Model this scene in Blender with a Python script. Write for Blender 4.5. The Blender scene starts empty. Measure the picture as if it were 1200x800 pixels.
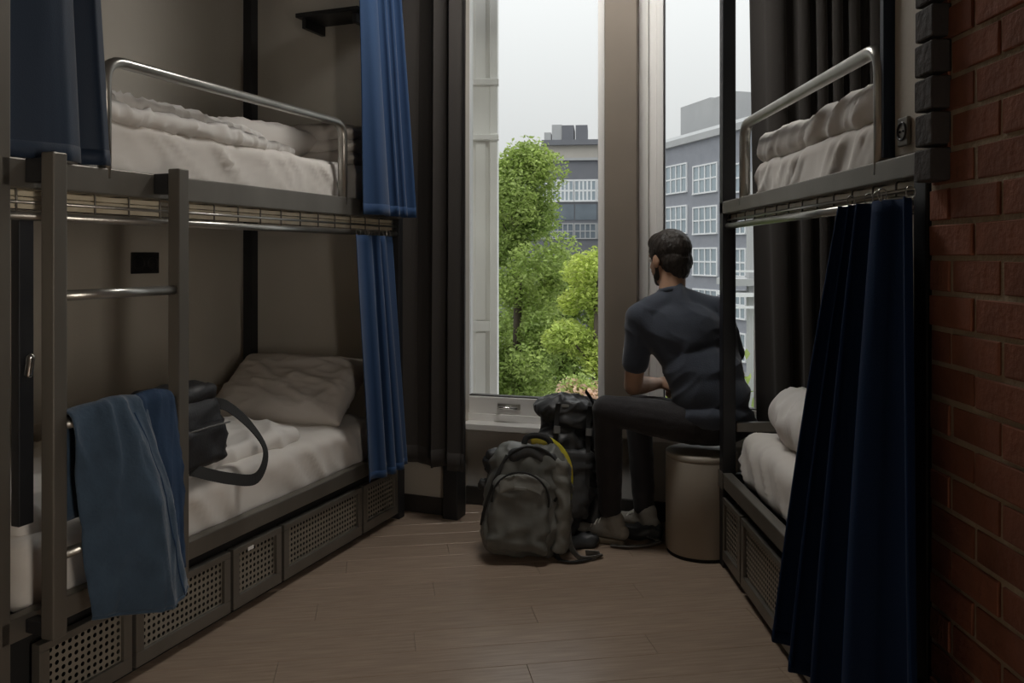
import bpy, bmesh, math, random
from mathutils import Vector, Matrix, Euler, noise
random.seed(7)
R = math.radians
sc = bpy.context.scene
COL = sc.collection

# ------------------------------------------------------------------ camera
F = 960.0            # focal length in pixels of the 1200 px wide frame
HZ = 300.0           # image row of the horizon (lens shifted down)
CH = 1.3             # camera height
cam_d = bpy.data.cameras.new('camera')
cam = bpy.data.objects.new('camera', cam_d); COL.objects.link(cam)
cam.location = (0, 0, CH); cam.rotation_euler = (R(90), 0, 0)
cam_d.sensor_width = 36; cam_d.lens = F / 1200 * 36
cam_d.shift_y = -(400 - HZ) / 1200
cam_d.clip_start = 0.02; cam_d.clip_end = 400
sc.camera = cam
def P(x, y, Z): return Vector(((x - 600) * Z / F, Z, CH - (y - HZ) * Z / F))

# ------------------------------------------------------------------ world: overcast sky, brighter towards the zenith
w = bpy.data.worlds.new('overcast_sky'); sc.world = w; w.use_nodes = True
nt = w.node_tree; nt.nodes.clear()
tc = nt.nodes.new('ShaderNodeTexCoord'); sep = nt.nodes.new('ShaderNodeSeparateXYZ')
mr = nt.nodes.new('ShaderNodeMapRange'); bg = nt.nodes.new('ShaderNodeBackground'); ow = nt.nodes.new('ShaderNodeOutputWorld')
nt.links.new(tc.outputs['Generated'], sep.inputs[0]); nt.links.new(sep.outputs['Z'], mr.inputs['Value'])
SKY = 1.2
mr.inputs['From Min'].default_value = 0; mr.inputs['From Max'].default_value = 1
mr.inputs['To Min'].default_value = SKY / 2.4; mr.inputs['To Max'].default_value = SKY * 1.6
bg.inputs['Color'].default_value = (0.995, 0.995, 1.0, 1)
nt.links.new(mr.outputs[0], bg.inputs['Strength']); nt.links.new(bg.outputs[0], ow.inputs[0])

# ------------------------------------------------------------------ exposure
vs = sc.view_settings
vs.view_transform = 'Standard'; vs.look = 'None'; vs.gamma = 1.0; vs.use_curve_mapping = False
vs.exposure = 0.15
try:
    sc.cycles.max_bounces = 14; sc.cycles.diffuse_bounces = 8; sc.cycles.glossy_bounces = 4
    sc.cycles.transparent_max_bounces = 16; sc.cycles.caustics_reflective = False; sc.cycles.caustics_refractive = False
except Exception: pass

# ------------------------------------------------------------------ materials
def mat(name, col, rough=.6, metal=0, col2=None, nscale=8, stretch=(1,1,1), bump=0, bscale=40, spec=.5, sheen=0, island=0, detail=4, bstretch=None, trans=0, ridged=False):
    m = bpy.data.materials.new(name); m.use_nodes = True
    t = m.node_tree; b = t.nodes['Principled BSDF']
    b.inputs['Base Color'].default_value = (*col, 1); b.inputs['Roughness'].default_value = rough
    b.inputs['Metallic'].default_value = metal; b.inputs['Specular IOR Level'].default_value = spec
    if sheen: b.inputs['Sheen Weight'].default_value = sheen
    tcn = t.nodes.new('ShaderNodeTexCoord')
    if col2:
        mp = t.nodes.new('ShaderNodeMapping'); mp.inputs['Scale'].default_value = stretch
        nz = t.nodes.new('ShaderNodeTexNoise'); nz.inputs['Scale'].default_value = nscale; nz.inputs['Detail'].default_value = detail
        rp = t.nodes.new('ShaderNodeValToRGB'); rp.color_ramp.elements[0].position = .3; rp.color_ramp.elements[1].position = .7
        rp.color_ramp.elements[0].color = (*col, 1); rp.color_ramp.elements[1].color = (*col2, 1)
        t.links.new(tcn.outputs['Object'], mp.inputs[0]); t.links.new(mp.outputs[0], nz.inputs['Vector'])
        t.links.new(nz.outputs['Fac'], rp.inputs[0])
        src = rp.outputs[0]
        if island:
            g = t.nodes.new('ShaderNodeNewGeometry') if island == 1 else t.nodes.new('ShaderNodeObjectInfo')
            hs = t.nodes.new('ShaderNodeHueSaturation'); ma = t.nodes.new('ShaderNodeMapRange')
            ma.inputs['To Min'].default_value = (.65,.82,.95)[island-1]; ma.inputs['To Max'].default_value = (1.4,1.16,1.05)[island-1]
            t.links.new(g.outputs['Random Per Island' if island == 1 else 'Random'], ma.inputs[0])
            t.links.new(ma.outputs[0], hs.inputs['Value']); t.links.new(src, hs.inputs['Color']); src = hs.outputs[0]
        t.links.new(src, b.inputs['Base Color'])
    if bump:
        mp2 = t.nodes.new('ShaderNodeMapping'); mp2.inputs['Scale'].default_value = bstretch or (1,1,1)
        n2 = t.nodes.new('ShaderNodeTexNoise'); n2.inputs['Scale'].default_value = bscale; n2.inputs['Detail'].default_value = 4 if ridged else 5
        if ridged:
            n2.noise_type = 'RIDGED_MULTIFRACTAL'; n2.inputs['Distortion'].default_value = .6
        bp = t.nodes.new('ShaderNodeBump'); bp.inputs['Strength'].default_value = bump; bp.inputs['Distance'].default_value = .01
        t.links.new(tcn.outputs['Object'], mp2.inputs[0]); t.links.new(mp2.outputs[0], n2.inputs['Vector'])
        t.links.new(n2.outputs['Fac'], bp.inputs['Height']); t.links.new(bp.outputs[0], b.inputs['Normal'])
    if trans:
        tr = t.nodes.new('ShaderNodeBsdfTranslucent'); mx = t.nodes.new('ShaderNodeMixShader'); mx.inputs[0].default_value = trans
        if col2: t.links.new(src, tr.inputs['Color'])
        else: tr.inputs['Color'].default_value = (*col, 1)
        o = t.nodes['Material Output']
        t.links.new(b.outputs[0], mx.inputs[1]); t.links.new(tr.outputs[0], mx.inputs[2]); t.links.new(mx.outputs[0], o.inputs['Surface'])
    return m

M = {}
M['wall'] = mat('cream_wall_paint', (.55,.515,.455), .75, 0, (.50,.468,.41), 2.5, bump=.08, bscale=120)
M['ceil'] = mat('dark_ceiling_paint', (.16,.15,.14), .8, 0, (.13,.125,.12), 3)
M['wall_dk'] = mat('umber_wall_paint', (.14,.115,.095), .8, 0, (.12,.10,.085), 3)
M['base'] = mat('dark_baseboard_vinyl', (.030,.027,.025), .5, 0, (.04,.036,.032), 10)
M['white'] = mat('white_window_paint', (.88,.87,.85), .35, 0, (.83,.82,.80), 5)
M['sillw'] = mat('grey_white_panel', (.60,.59,.57), .5, 0, (.56,.55,.53), 4)
M['column'] = mat('shaded_column_paint', (.24,.20,.16), .6, 0, (.215,.18,.145), 4)  # same paint as the walls, with the column's shade put into the colour
M['steel'] = mat('gunmetal_steel', (.21,.196,.172), .40, .6, (.17,.158,.138), 6, (1,1,.3), bump=.04, bscale=200)
M['steel_dk'] = mat('blackened_steel', (.020,.021,.024), .42, .3, (.028,.029,.032), 8)
M['steel_br'] = mat('brushed_bright_steel', (.50,.49,.46), .30, .9, (.40,.39,.36), 9, bump=.03, bscale=160)
M['slat'] = mat('pale_birch_slat', (.78,.70,.54), .35, 0, (.66,.57,.41), 5, (1,4,1))
M['perf'] = mat('perforated_steel', (.36,.335,.285), .45, .5, (.30,.28,.235), 7)
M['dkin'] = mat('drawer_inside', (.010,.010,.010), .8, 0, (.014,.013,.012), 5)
M['sheet'] = mat('white_cotton', (.74,.705,.665), .85, 0, (.70,.665,.625), 6, bump=.45, bscale=5, sheen=.15, ridged=True, bstretch=(1,1,.6))
M['duvet'] = mat('white_duvet', (.78,.755,.725), .85, 0, (.74,.715,.685), 5, bump=.75, bscale=7, bstretch=(1,.7,1), sheen=.2, ridged=True)
M['pillow'] = mat('pale_pillow', (.66,.625,.59), .85, 0, (.62,.585,.55), 5, bump=.4, bscale=5, ridged=True)
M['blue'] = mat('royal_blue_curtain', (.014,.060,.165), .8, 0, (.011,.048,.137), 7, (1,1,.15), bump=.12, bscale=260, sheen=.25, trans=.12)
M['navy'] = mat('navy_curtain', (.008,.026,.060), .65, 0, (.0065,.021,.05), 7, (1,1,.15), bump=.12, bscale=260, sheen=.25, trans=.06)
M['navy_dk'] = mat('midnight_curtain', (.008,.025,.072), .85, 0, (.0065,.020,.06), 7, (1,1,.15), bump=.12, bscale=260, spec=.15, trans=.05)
M['lit_edge'] = mat('lit_edge_blue', (.03,.12,.32), .9, 0, (.025,.10,.27), 8, spec=.05)  # brighter blue standing in for light on the curtain edges
M['drape'] = mat('charcoal_drape', (.040,.034,.030), .85, 0, (.030,.026,.023), 6, (1,1,.1), bump=.12, bscale=220, sheen=.12)
M['denim'] = mat('faded_denim', (.045,.082,.132), .85, 0, (.031,.058,.096), 14, bump=.25, bscale=90, sheen=.2)
M['denim2'] = mat('deep_blue_denim', (.020,.050,.110), .85, 0, (.016,.04,.09), 14, bump=.2, bscale=90)
M['bag'] = mat('black_nylon', (.017,.017,.019), .5, 0, (.023,.023,.025), 9, bump=.15, bscale=120)
M['webbing'] = mat('black_webbing', (.013,.013,.013), .75, 0, (.017,.017,.017), 30, bump=.2, bscale=300)
M['khaki'] = mat('olive_grey_ripstop', (.130,.132,.118), .5, 0, (.098,.100,.090), 9, bump=.8, bscale=9, ridged=True, sheen=.1)
M['khaki_lt'] = mat('light_grey_ripstop', (.20,.20,.18), .5, 0, (.165,.165,.15), 9, bump=.3, bscale=30)
M['pack'] = mat('dark_charcoal_ripstop', (.036,.038,.040), .48, 0, (.027,.028,.030), 9, bump=.9, bscale=9, ridged=True)
M['yellow'] = mat('acid_yellow_lining', (.62,.60,.03), .5, 0, (.55,.40,.03), 7, bump=.3, bscale=30)
M['buckle'] = mat('grey_plastic', (.16,.16,.155), .35, 0, (.13,.13,.125), 20)
M['stool'] = mat('putty_stool', (.40,.355,.295), .5, 0, (.37,.33,.27), 4)
M['socket'] = mat('black_plastic', (.012,.012,.013), .35, 0, (.016,.016,.017), 20)
M['chrome'] = mat('chrome', (.75,.74,.72), .18, 1, (.68,.67,.65), 20)
M['skin'] = mat('skin', (.52,.315,.21), .55, 0, (.47,.275,.18), 20, bump=.05, bscale=200)
M['hair'] = mat('dark_brown_hair', (.018,.013,.010), .5, 0, (.034,.025,.019), 45, (1,1,.25), bump=.9, bscale=90, bstretch=(1,1,.3))
M['shirt'] = mat('slate_navy_tshirt', (.052,.064,.090), .85, 0, (.044,.054,.078), 7, bump=.15, bscale=180, sheen=.25)
M['trouser'] = mat('black_trousers', (.016,.014,.016), .8, 0, (.021,.018,.020), 8, bump=.15, bscale=160, sheen=.1)
M['shoe'] = mat('grey_suede', (.34,.32,.285), .8, 0, (.27,.255,.225), 12, bump=.2, bscale=120)
M['sole'] = mat('tan_rubber', (.17,.135,.09), .7, 0, (.14,.11,.075), 12)
M['lace'] = mat('white_lace', (.68,.67,.63), .8, 0, (.60,.59,.56), 30)
M['mortar'] = mat('mortar', (.40,.32,.225), .95, 0, (.29,.23,.16), 14, bump=.6, bscale=60)
M['brick'] = mat('red_brick', (.26,.092,.050), .9, 0, (.18,.068,.040), 9, bump=.55, bscale=45, island=2)
M['brick_shade'] = mat('shaded_brick', (.030,.026,.025), .8, 0, (.045,.036,.033), 12, bump=.5, bscale=50)  # brick faces turned from the window, their shade put into the colour
M['plank'] = mat('brown_vinyl_plank', (.40,.305,.232), .32, 0, (.285,.212,.160), 5, (1.2,16,1), bump=.05, bscale=9, bstretch=(1,22,1), island=3, detail=7)
M['subfloor'] = mat('subfloor', (.07,.05,.035), .8, 0, (.06,.045,.03), 5)
# outside
M['bld_grey'] = mat('grey_blue_brick', (.29,.30,.335), .85, 0, (.25,.26,.29), 1.5)
M['bld_dk'] = mat('dark_grey_cladding', (.185,.19,.21), .8, 0, (.165,.17,.19), .8)
M['bld_beige'] = mat('beige_render', (.50,.47,.42), .85, 0, (.46,.43,.39), .8)
M['bld_conc'] = mat('pale_concrete', (.46,.465,.47), .85, 0, (.40,.405,.41), .5)
M['bld_white'] = mat('white_window_bars', (.80,.81,.82), .5, 0, (.75,.76,.77), 1)
M['bld_glass'] = mat('reflective_glass', (.42,.49,.53), .12, .55, (.32,.38,.42), .7)
M['bld_glassdk'] = mat('dim_glass', (.20,.235,.27), .15, .4, (.14,.17,.20), .8)
M['facade'] = mat('white_facade', (.86,.855,.83), .7, 0, (.78,.77,.745), 3)
M['ground'] = mat('street_paving', (.30,.30,.29), .9, 0, (.24,.24,.23), .6)
M['leaf'] = mat('fresh_green_leaf', (.46,.56,.17), .55, 0, (.26,.36,.10), 1.1, island=1, trans=.4)
M['leaf2'] = mat('yellow_green_leaf', (.62,.70,.18), .55, 0, (.38,.48,.11), 1.3, island=1, trans=.4)
M['blossom'] = mat('pale_pink_blossom', (.72,.50,.38), .7, 0, (.60,.44,.28), 4, island=1, trans=.3)
M['bark'] = mat('bark', (.09,.07,.05), .9, 0, (.06,.048,.035), 10, (1,1,.2), bump=.6, bscale=20)
def glass_mat():
    m = bpy.data.materials.new('window_glass'); m.use_nodes = True; t = m.node_tree; t.nodes.clear()
    o = t.nodes.new('ShaderNodeOutputMaterial'); tr = t.nodes.new('ShaderNodeBsdfTransparent'); g = t.nodes.new('ShaderNodeBsdfGlossy')
    tr.inputs[0].default_value = (.97,.985,.98,1); g.inputs['Roughness'].default_value = .01
    fr = t.nodes.new('ShaderNodeFresnel'); fr.inputs[0].default_value = 1.25; mx = t.nodes.new('ShaderNodeMixShader')
    t.links.new(fr.outputs[0], mx.inputs[0]); t.links.new(tr.outputs[0], mx.inputs[1]); t.links.new(g.outputs[0], mx.inputs[2]); t.links.new(mx.outputs[0], o.inputs[0])
    return m
M['glass'] = glass_mat()

# ------------------------------------------------------------------ mesh helpers
def mk(m): return M[m] if isinstance(m, str) else m
def finish(name, me, m, parent=None, smooth=False, bevel=0, bseg=2, weighted=False):
    o = bpy.data.objects.new(name, me); COL.objects.link(o)
    me.materials.append(mk(m))
    if smooth:
        me.polygons.foreach_set('use_smooth', [True] * len(me.polygons))
    if bevel:
        bv = o.modifiers.new('bevel', 'BEVEL'); bv.width = bevel; bv.segments = bseg; bv.limit_method = 'ANGLE'; bv.angle_limit = R(40)
    if parent is not None: o.parent = parent
    return o
def obj(name, bm, m, parent=None, smooth=False, bevel=0, bseg=2, recalc=True):
    if recalc: bmesh.ops.recalc_face_normals(bm, faces=bm.faces[:])
    me = bpy.data.meshes.new(name); bm.to_mesh(me); bm.free()
    return finish(name, me, m, parent, smooth, bevel, bseg)
def pyobj(name, v, f, m, parent=None, smooth=False):
    me = bpy.data.meshes.new(name); me.from_pydata([tuple(a) for a in v], [], f); me.update()
    return finish(name, me, m, parent, smooth)
def tag(o, label=None, cat=None, group=None, kind=None):
    if label: o['label'] = label
    if cat: o['category'] = cat
    if group: o['group'] = group
    if kind: o['kind'] = kind
    return o
def empty(name, loc=(0,0,0), rot=(0,0,0)):
    o = bpy.data.objects.new(name, None); COL.objects.link(o); o.location = loc; o.rotation_euler = rot; o.empty_display_size = .1
    return o
def B(): return bmesh.new()
def box(bm, x0, x1, y0, y1, z0, z1, mtx=None):
    x0, x1 = min(x0,x1), max(x0,x1); y0, y1 = min(y0,y1), max(y0,y1); z0, z1 = min(z0,z1), max(z0,z1)
    vs_ = [bm.verts.new((mtx @ Vector(p)) if mtx else p) for p in ((x0,y0,z0),(x1,y0,z0),(x1,y1,z0),(x0,y1,z0),(x0,y0,z1),(x1,y0,z1),(x1,y1,z1),(x0,y1,z1))]
    for q in ((0,3,2,1),(4,5,6,7),(0,1,5,4),(1,2,6,5),(2,3,7,6),(3,0,4,7)): bm.faces.new([vs_[i] for i in q])
    return bm
def boxo(name, dims, m, parent=None, bevel=0, mtx=None):
    return obj(name, box(B(), *dims, mtx=mtx), m, parent, bevel=bevel)
def sweep(bm, pts, prof, closed=False, up=Vector((0,0,1))):
    """sweep a closed profile [(a,b)...] (a sideways, b along 'up') along pts; prof may be a function of the fraction."""
    pts = [Vector(p) for p in pts]; n = len(pts); rings = []; side_prev = None
    for i, p in enumerate(pts):
        if closed: d = pts[(i+1) % n] - pts[i-1]
        else: d = pts[min(i+1, n-1)] - pts[max(i-1, 0)]
        d.normalize()
        s = d.cross(up)
        if s.length < .05: s = side_prev.copy() if side_prev is not None else d.cross(Vector((1,0,0)))
        s.normalize()
        if side_prev is not None and s.dot(side_prev) < 0: s.negate()
        side_prev = s; u = s.cross(d).normalized()
        pr = prof(i / max(1, n-1)) if callable(prof) else prof
        rings.append([bm.verts.new(p + s*a + u*b) for a, b in pr])
    k = len(rings[0])
    for i in range(n if closed else n-1):
        r0, r1 = rings[i], rings[(i+1) % n]
        for j in range(k): bm.faces.new((r0[j], r0[(j+1) % k], r1[(j+1) % k], r1[j]))
    if not closed:
        bm.faces.new(rings[0][::-1]); bm.faces.new(rings[-1])
    return bm
def circ(r, n=10): return [(r*math.cos(2*math.pi*i/n), r*math.sin(2*math.pi*i/n)) for i in range(n)]
def rect(w_, h_): return [(-w_/2,-h_/2),(w_/2,-h_/2),(w_/2,h_/2),(-w_/2,h_/2)]
def tube(bm, pts, r, n=10, closed=False, up=Vector((0,0,1))): return sweep(bm, pts, circ(r, n), closed, up)
def arc_corner(pts, r, seg=6):
    """round the inner corners of a polyline"""
    pts = [Vector(p) for p in pts]; out = [pts[0]]
    for i in range(1, len(pts)-1):
        a, b, c = pts[i-1], pts[i], pts[i+1]
        d0 = (a-b).normalized(); d1 = (c-b).normalized()
        p0, p1 = b + d0*r, b + d1*r
        for k in range(seg+1):
            t = k/seg; out.append(p0*(1-t)**2 + b*2*t*(1-t) + p1*t*t)
    out.append(pts[-1]); return out
def spline(pts, seg=8, closed=False):
    pts = [Vector(p) for p in pts]; n = len(pts); out = []
    rng = range(n) if closed else range(n-1)
    for i in rng:
        p0 = pts[(i-1) % n] if closed or i > 0 else pts[0]
        p1 = pts[i]; p2 = pts[(i+1) % n]; p3 = pts[(i+2) % n] if closed or i+2 < n else pts[-1]
        for k in range(seg):
            t = k/seg
            out.append(.5*((2*p1) + (p2-p0)*t + (2*p0-5*p1+4*p2-p3)*t*t + (3*p1-p0-3*p2+p3)*t**3))
    if not closed: out.append(pts[-1])
    return out
def fbm(p, s=1.0, o=4):
    v = 0; a = .5; q = Vector(p)*s
    for _ in range(o): v += a*noise.noise(q); q = q*2.03 + Vector((3.1,1.7,5.3)); a *= .5
    return v
def ridge(p, s=1.0, o=3):
    v = 0; a = .5; q = Vector(p)*s
    for _ in range(o): v += a*(1-2*abs(noise.noise(q))); q = q*2.1 + Vector((7.1,2.7,1.3)); a *= .5
    return v
def crease(p, s=1.0, k=3.0):
    q = Vector(p)*s; q = q + .6*Vector((noise.noise(q*.6), noise.noise(q*.6+Vector((9,4,2))), 0))
    a = 1-min(1, abs(noise.noise(q))*k); b = 1-min(1, abs(noise.noise(q*1.9+Vector((5,1,7))))*k)
    return a*a + .5*b*b
def softbox(hx, hy, hz, r, n=(10,10,6), disp=None, warp=None):
    """rounded box mesh with half sizes, edge radius r; disp(p, nrm)->offset along the normal; warp(p)->p"""
    verts = {}; V = []; Fc = []
    hx_, hy_, hz_ = max(hx-r, 1e-4), max(hy-r, 1e-4), max(hz-r, 1e-4)
    def vert(c):
        key = tuple(round(a, 5) for a in c)
        if key in verts: return verts[key]
        p = Vector((c[0]*hx, c[1]*hy, c[2]*hz))
        q = Vector((max(-hx_, min(hx_, p.x)), max(-hy_, min(hy_, p.y)), max(-hz_, min(hz_, p.z))))
        d = p - q
        nr = d.normalized() if d.length > 1e-9 else Vector((0,0,1))
        if d.length > 1e-9: p = q + nr*r
        if disp: p = p + nr*disp(p, nr)
        if warp: p = warp(p)
        V.append(p); verts[key] = len(V)-1
        return len(V)-1
    def ease(i, k):    # denser towards the edges
        t = 2*i/k - 1
        return math.copysign(abs(t)**.72, t) if t else 0
    for ax in range(3):
        a1, a2 = [(1,2),(2,0),(0,1)][ax]
        for s in (-1,1):
            for i in range(n[a1]):
                for j in range(n[a2]):
                    q = []
                    for di, dj in ((0,0),(1,0),(1,1),(0,1)):
                        c = [0,0,0]; c[ax] = s; c[a1] = ease(i+di, n[a1]); c[a2] = ease(j+dj, n[a2]); q.append(vert(c))
                    Fc.append(q if s > 0 else q[::-1])
    return V, Fc
def softo(name, h, r, n, m, parent=None, disp=None, warp=None, mtx=None):
    v, f = softbox(*h, r, n, disp, warp)
    if mtx: v = [mtx @ p for p in v]
    return pyobj(name, v, f, m, parent, smooth=True)
def sheet_mesh(fn, nu, nv, thick=.003):
    """grid surface fn(u,v)->Vector, given thickness along its normals"""
    g = [[fn(i/nu, j/nv) for j in range(nv+1)] for i in range(nu+1)]
    V = []; Fc = []
    W = nv+1; N = (nu+1)*W
    nor = []
    for i in range(nu+1):
        for j in range(W):
            du = g[min(i+1,nu)][j] - g[max(i-1,0)][j]; dv = g[i][min(j+1,nv)] - g[i][max(j-1,0)]
            nrm = du.cross(dv)
            nor.append(nrm.normalized() if nrm.length > 1e-12 else Vector((1,0,0)))
    for k in (1,-1):
        for i in range(nu+1):
            for j in range(W): V.append(g[i][j] + nor[i*W+j]*thick/2*k)
    for i in range(nu):
        for j in range(nv):
            a, b, c, d = i*W+j, (i+1)*W+j, (i+1)*W+j+1, i*W+j+1
            Fc.append((a,b,c,d)); Fc.append((N+d,N+c,N+b,N+a))
    for i in range(nu):
        a, b = i*W, (i+1)*W; Fc.append((b,a,N+a,N+b))
        a, b = i*W+nv, (i+1)*W+nv; Fc.append((a,b,N+b,N+a))
    for j in range(nv):
        a, b = j, j+1; Fc.append((a,b,N+b,N+a))
        a, b = nu*W+j, nu*W+j+1; Fc.append((b,a,N+a,N+b))
    return V, Fc
def cone_mesh(bm, p0, p1, r0, r1, n=14, rings=5):
    """closed round cone (capsule with two radii)"""
    p0, p1 = Vector(p0), Vector(p1); d = (p1-p0); L = d.length
    d = d.normalized() if L > 1e-6 else Vector((0,0,1))
    a = d.orthogonal().normalized(); b = d.cross(a)
    prof = []
    for i in range(rings+1):
        t = -math.pi/2 + (math.pi/2)*i/rings; prof.append((p0 + d*r0*math.sin(t), r0*math.cos(t)))
    for i in range(rings+1):
        t = (math.pi/2)*i/rings; prof.append((p1 + d*r1*math.sin(t), r1*math.cos(t)))
    prev = None; v0 = bm.verts.new(prof[0][0])
    for c, r in prof[1:-1]:
        ring = [bm.verts.new(c + (a*math.cos(2*math.pi*k/n) + b*math.sin(2*math.pi*k/n))*r) for k in range(n)]
        for k in range(n):
            if prev is None: bm.faces.new((v0, ring[(k+1)%n], ring[k]))
            else: bm.faces.new((prev[k], prev[(k+1)%n], ring[(k+1)%n], ring[k]))
        prev = ring
    v1 = bm.verts.new(prof[-1][0])
    for k in range(n): bm.faces.new((prev[k], prev[(k+1)%n], v1))
def ell_mesh(bm, c, r, rot=None, n=20, rings=12):
    c = Vector(c); rings_ = []
    def tr(p):
        p = Vector(p)
        if rot: p = rot @ p
        return c + p
    top = bm.verts.new(tr((0,0,r[2]))); bot = bm.verts.new(tr((0,0,-r[2])))
    for i in range(1, rings):
        t = math.pi*i/rings
        rings_.append([bm.verts.new(tr((r[0]*math.sin(t)*math.cos(2*math.pi*k/n), r[1]*math.sin(t)*math.sin(2*math.pi*k/n), r[2]*math.cos(t)))) for k in range(n)])
    for k in range(n):
        bm.faces.new((top, rings_[0][k], rings_[0][(k+1)%n])); bm.faces.new((bot, rings_[-1][(k+1)%n], rings_[-1][k]))
        for i in range(len(rings_)-1): bm.faces.new((rings_[i][k], rings_[i+1][k], rings_[i+1][(k+1)%n], rings_[i][(k+1)%n]))
def blob(name, prims, voxel, m, parent=None, smooth=4, disp=None):
    """union of round cones ('c') and ellipsoids ('e') fused into one continuous smooth surface"""
    bm = B()
    for p in prims:
        if p[0] == 'c': cone_mesh(bm, *p[1:])
        else: ell_mesh(bm, *p[1:])
    bmesh.ops.recalc_face_normals(bm, faces=bm.faces[:])
    me = bpy.data.meshes.new(name); bm.to_mesh(me); bm.free()
    t = bpy.data.objects.new(name+'_tmp', me); COL.objects.link(t)
    rm = t.modifiers.new('r', 'REMESH'); rm.mode = 'VOXEL'; rm.voxel_size = voxel
    sm = t.modifiers.new('s', 'SMOOTH'); sm.factor = .5; sm.iterations = smooth
    dg = bpy.context.evaluated_depsgraph_get(); dg.update()
    out = bpy.data.meshes.new_from_object(t.evaluated_get(dg))
    bpy.data.objects.remove(t); bpy.data.meshes.remove(me)
    out.name = name
    if disp:
        nn = [v.normal.copy() for v in out.vertices]
        for v, n_ in zip(out.vertices, nn): v.co = v.co + n_*disp(v.co)
        out.update()
    out.materials.clear()
    return finish(name, out, m, parent, smooth=True)

# ------------------------------------------------------------------ frames of the place
# left bunk: local y runs along its length into the room, local +x towards the aisle
LA = R(21.3)
LROOT = Matrix.Translation((-1.091, 2.672, 0)) @ Matrix.Rotation(-LA, 4, 'Z')
LROT = (0, 0, -LA); LLOC = (-1.091, 2.672, 0)
def LP(x, y, z): return LROOT @ Vector((x, y, z))
# window wall: local x along the wall (to the right), local y outwards
WA = math.atan(.30)
WLOC = (-.30, 4.335, 0); WROT = (0, 0, -WA)
WROOT = Matrix.Translation(WLOC) @ Matrix.Rotation(-WA, 4, 'Z')
def WP(x, y, z): return WROOT @ Vector((x, y, z))
CEIL = 3.15
RX = .878            # aisle face of the right bunk
BX = .870            # face of the brick wall

# ------------------------------------------------------------------ setting: floor of planks, ceiling, walls
fl = boxo('floor', (-4.2, 2.4, -1.6, 4.9, -.06, -.004), 'subfloor'); tag(fl, kind='structure', label='brown wood-look plank floor')
PW, PL = .142, 1.22; pa = R(9)
pm = bpy.data.meshes.new('plank'); bmq = box(B(), 0, PL-.0012, 0, PW-.0012, -.005, 0)
bmesh.ops.bevel(bmq, geom=[e for e in bmq.edges if all(v.co.z > -.001 for v in e.verts)], offset=.0012, segments=1, affect='EDGES')
bmq.to_mesh(pm); bmq.free(); pm.materials.append(M['plank'])
Rm = Matrix.Rotation(pa, 4, 'Z'); poly = [(-4.0,-1.4),(2.2,-1.4),(2.2,4.4),(-4.0,4.7)]
cnt = 0
for r_ in range(-14, 46):
    off = (r_*.437) % PL
    for c_ in range(-5, 5):
        lx = c_*PL + off; ly = r_*PW + .3
        ctr = Rm @ Vector((lx+PL/2, ly+PW/2, 0))
        # planks under the visible aisle and a step around it; beds and walls cover the rest
        if not (-2.6 < ctr.x < 2.2 and .2 < ctr.y < 4.35): continue
        if ctr.y > 4.45 - .3*ctr.x: continue
        o = bpy.data.objects.new('plank', pm); COL.objects.link(o); o.parent = fl
        o.location = Rm @ Vector((lx, ly, 0)); o.rotation_euler = (0, 0, pa); cnt += 1
        if cnt >= 295: break

tag(boxo('ceiling', (-4.2, 2.4, -1.6, 5.0, CEIL, CEIL+.1), 'ceil'), kind='structure')
tag(boxo('wall_back', (-4.2, 2.4, -1.6, -1.5, 0, CEIL), 'wall_dk'), kind='structure')
# wall behind the left bunk, and the wall closing the bunk's far end
wl = boxo('wall_left', (-1.14, -1.03, -5.2, 1.75, 0, CEIL), 'wall', mtx=LROOT); tag(wl, kind='structure', label='cream wall behind the left bunk')
boxo('dado_panel', (-1.03, -1.018, -.75, 1.60, .02, .62), 'wall', wl, .004, mtx=LROOT)
we = boxo('wall_bunk_end', (-1.03, .20, 1.62, 1.87, 0, CEIL), 'wall', mtx=LROOT); tag(we, kind='structure', label='cream wall closing the left bunk')
tag(boxo('baseboard_left', (-.12, .19, 1.605, 1.622, 0, .085), 'base', mtx=LROOT, bevel=.003), kind='structure')
tag(boxo('trim_1', (.195, .275, 1.56, 1.66, 0, CEIL), 'steel_dk', mtx=LROOT, bevel=.004), kind='structure', label='dark boxed post beside the window')
# window wall (sections around two openings)
bm = B()
box(bm, -.06, 2.75, 0, .12, 0, .40, WROOT); box(bm, -.06, 2.75, 0, .12, 2.98, CEIL, WROOT)
box(bm, -.06, .02, 0, .12, .40, 2.98, WROOT); box(bm, 1.98, 2.75, 0, .12, .40, 2.98, WROOT)
ww = obj('wall_window', bm, 'sillw'); tag(ww, kind='structure', label='pale wall below and around the windows')
boxo('apron_moulding', (.02, 1.98, -.012, 0, .375, .402), 'sillw', ww, .003, mtx=WROOT)
tag(boxo('baseboard_window', (-.02, 2.4, -.018, 0, 0, .095), 'base', mtx=WROOT, bevel=.004), kind='structure')
tag(boxo('trim_2', (.806, .968, -.055, .12, .40, 2.98), 'column', mtx=WROOT, bevel=.005), kind='structure', label='column between the two windows, coloured as in shade')
# left closing wall of the unseen part of the room
tag(boxo('wall_far_left', (-4.2, -4.1, -1.6, 1.5, 0, CEIL), 'wall_dk'), kind='structure')
# right alcove
tag(boxo('wall_right', (2.0, 2.12, 1.60, 3.85, 0, CEIL), 'wall'), kind='structure')
tag(boxo('wall_alcove', (.985, 2.0, 1.60, 1.705, 0, CEIL), 'wall'), kind='structure')

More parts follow.
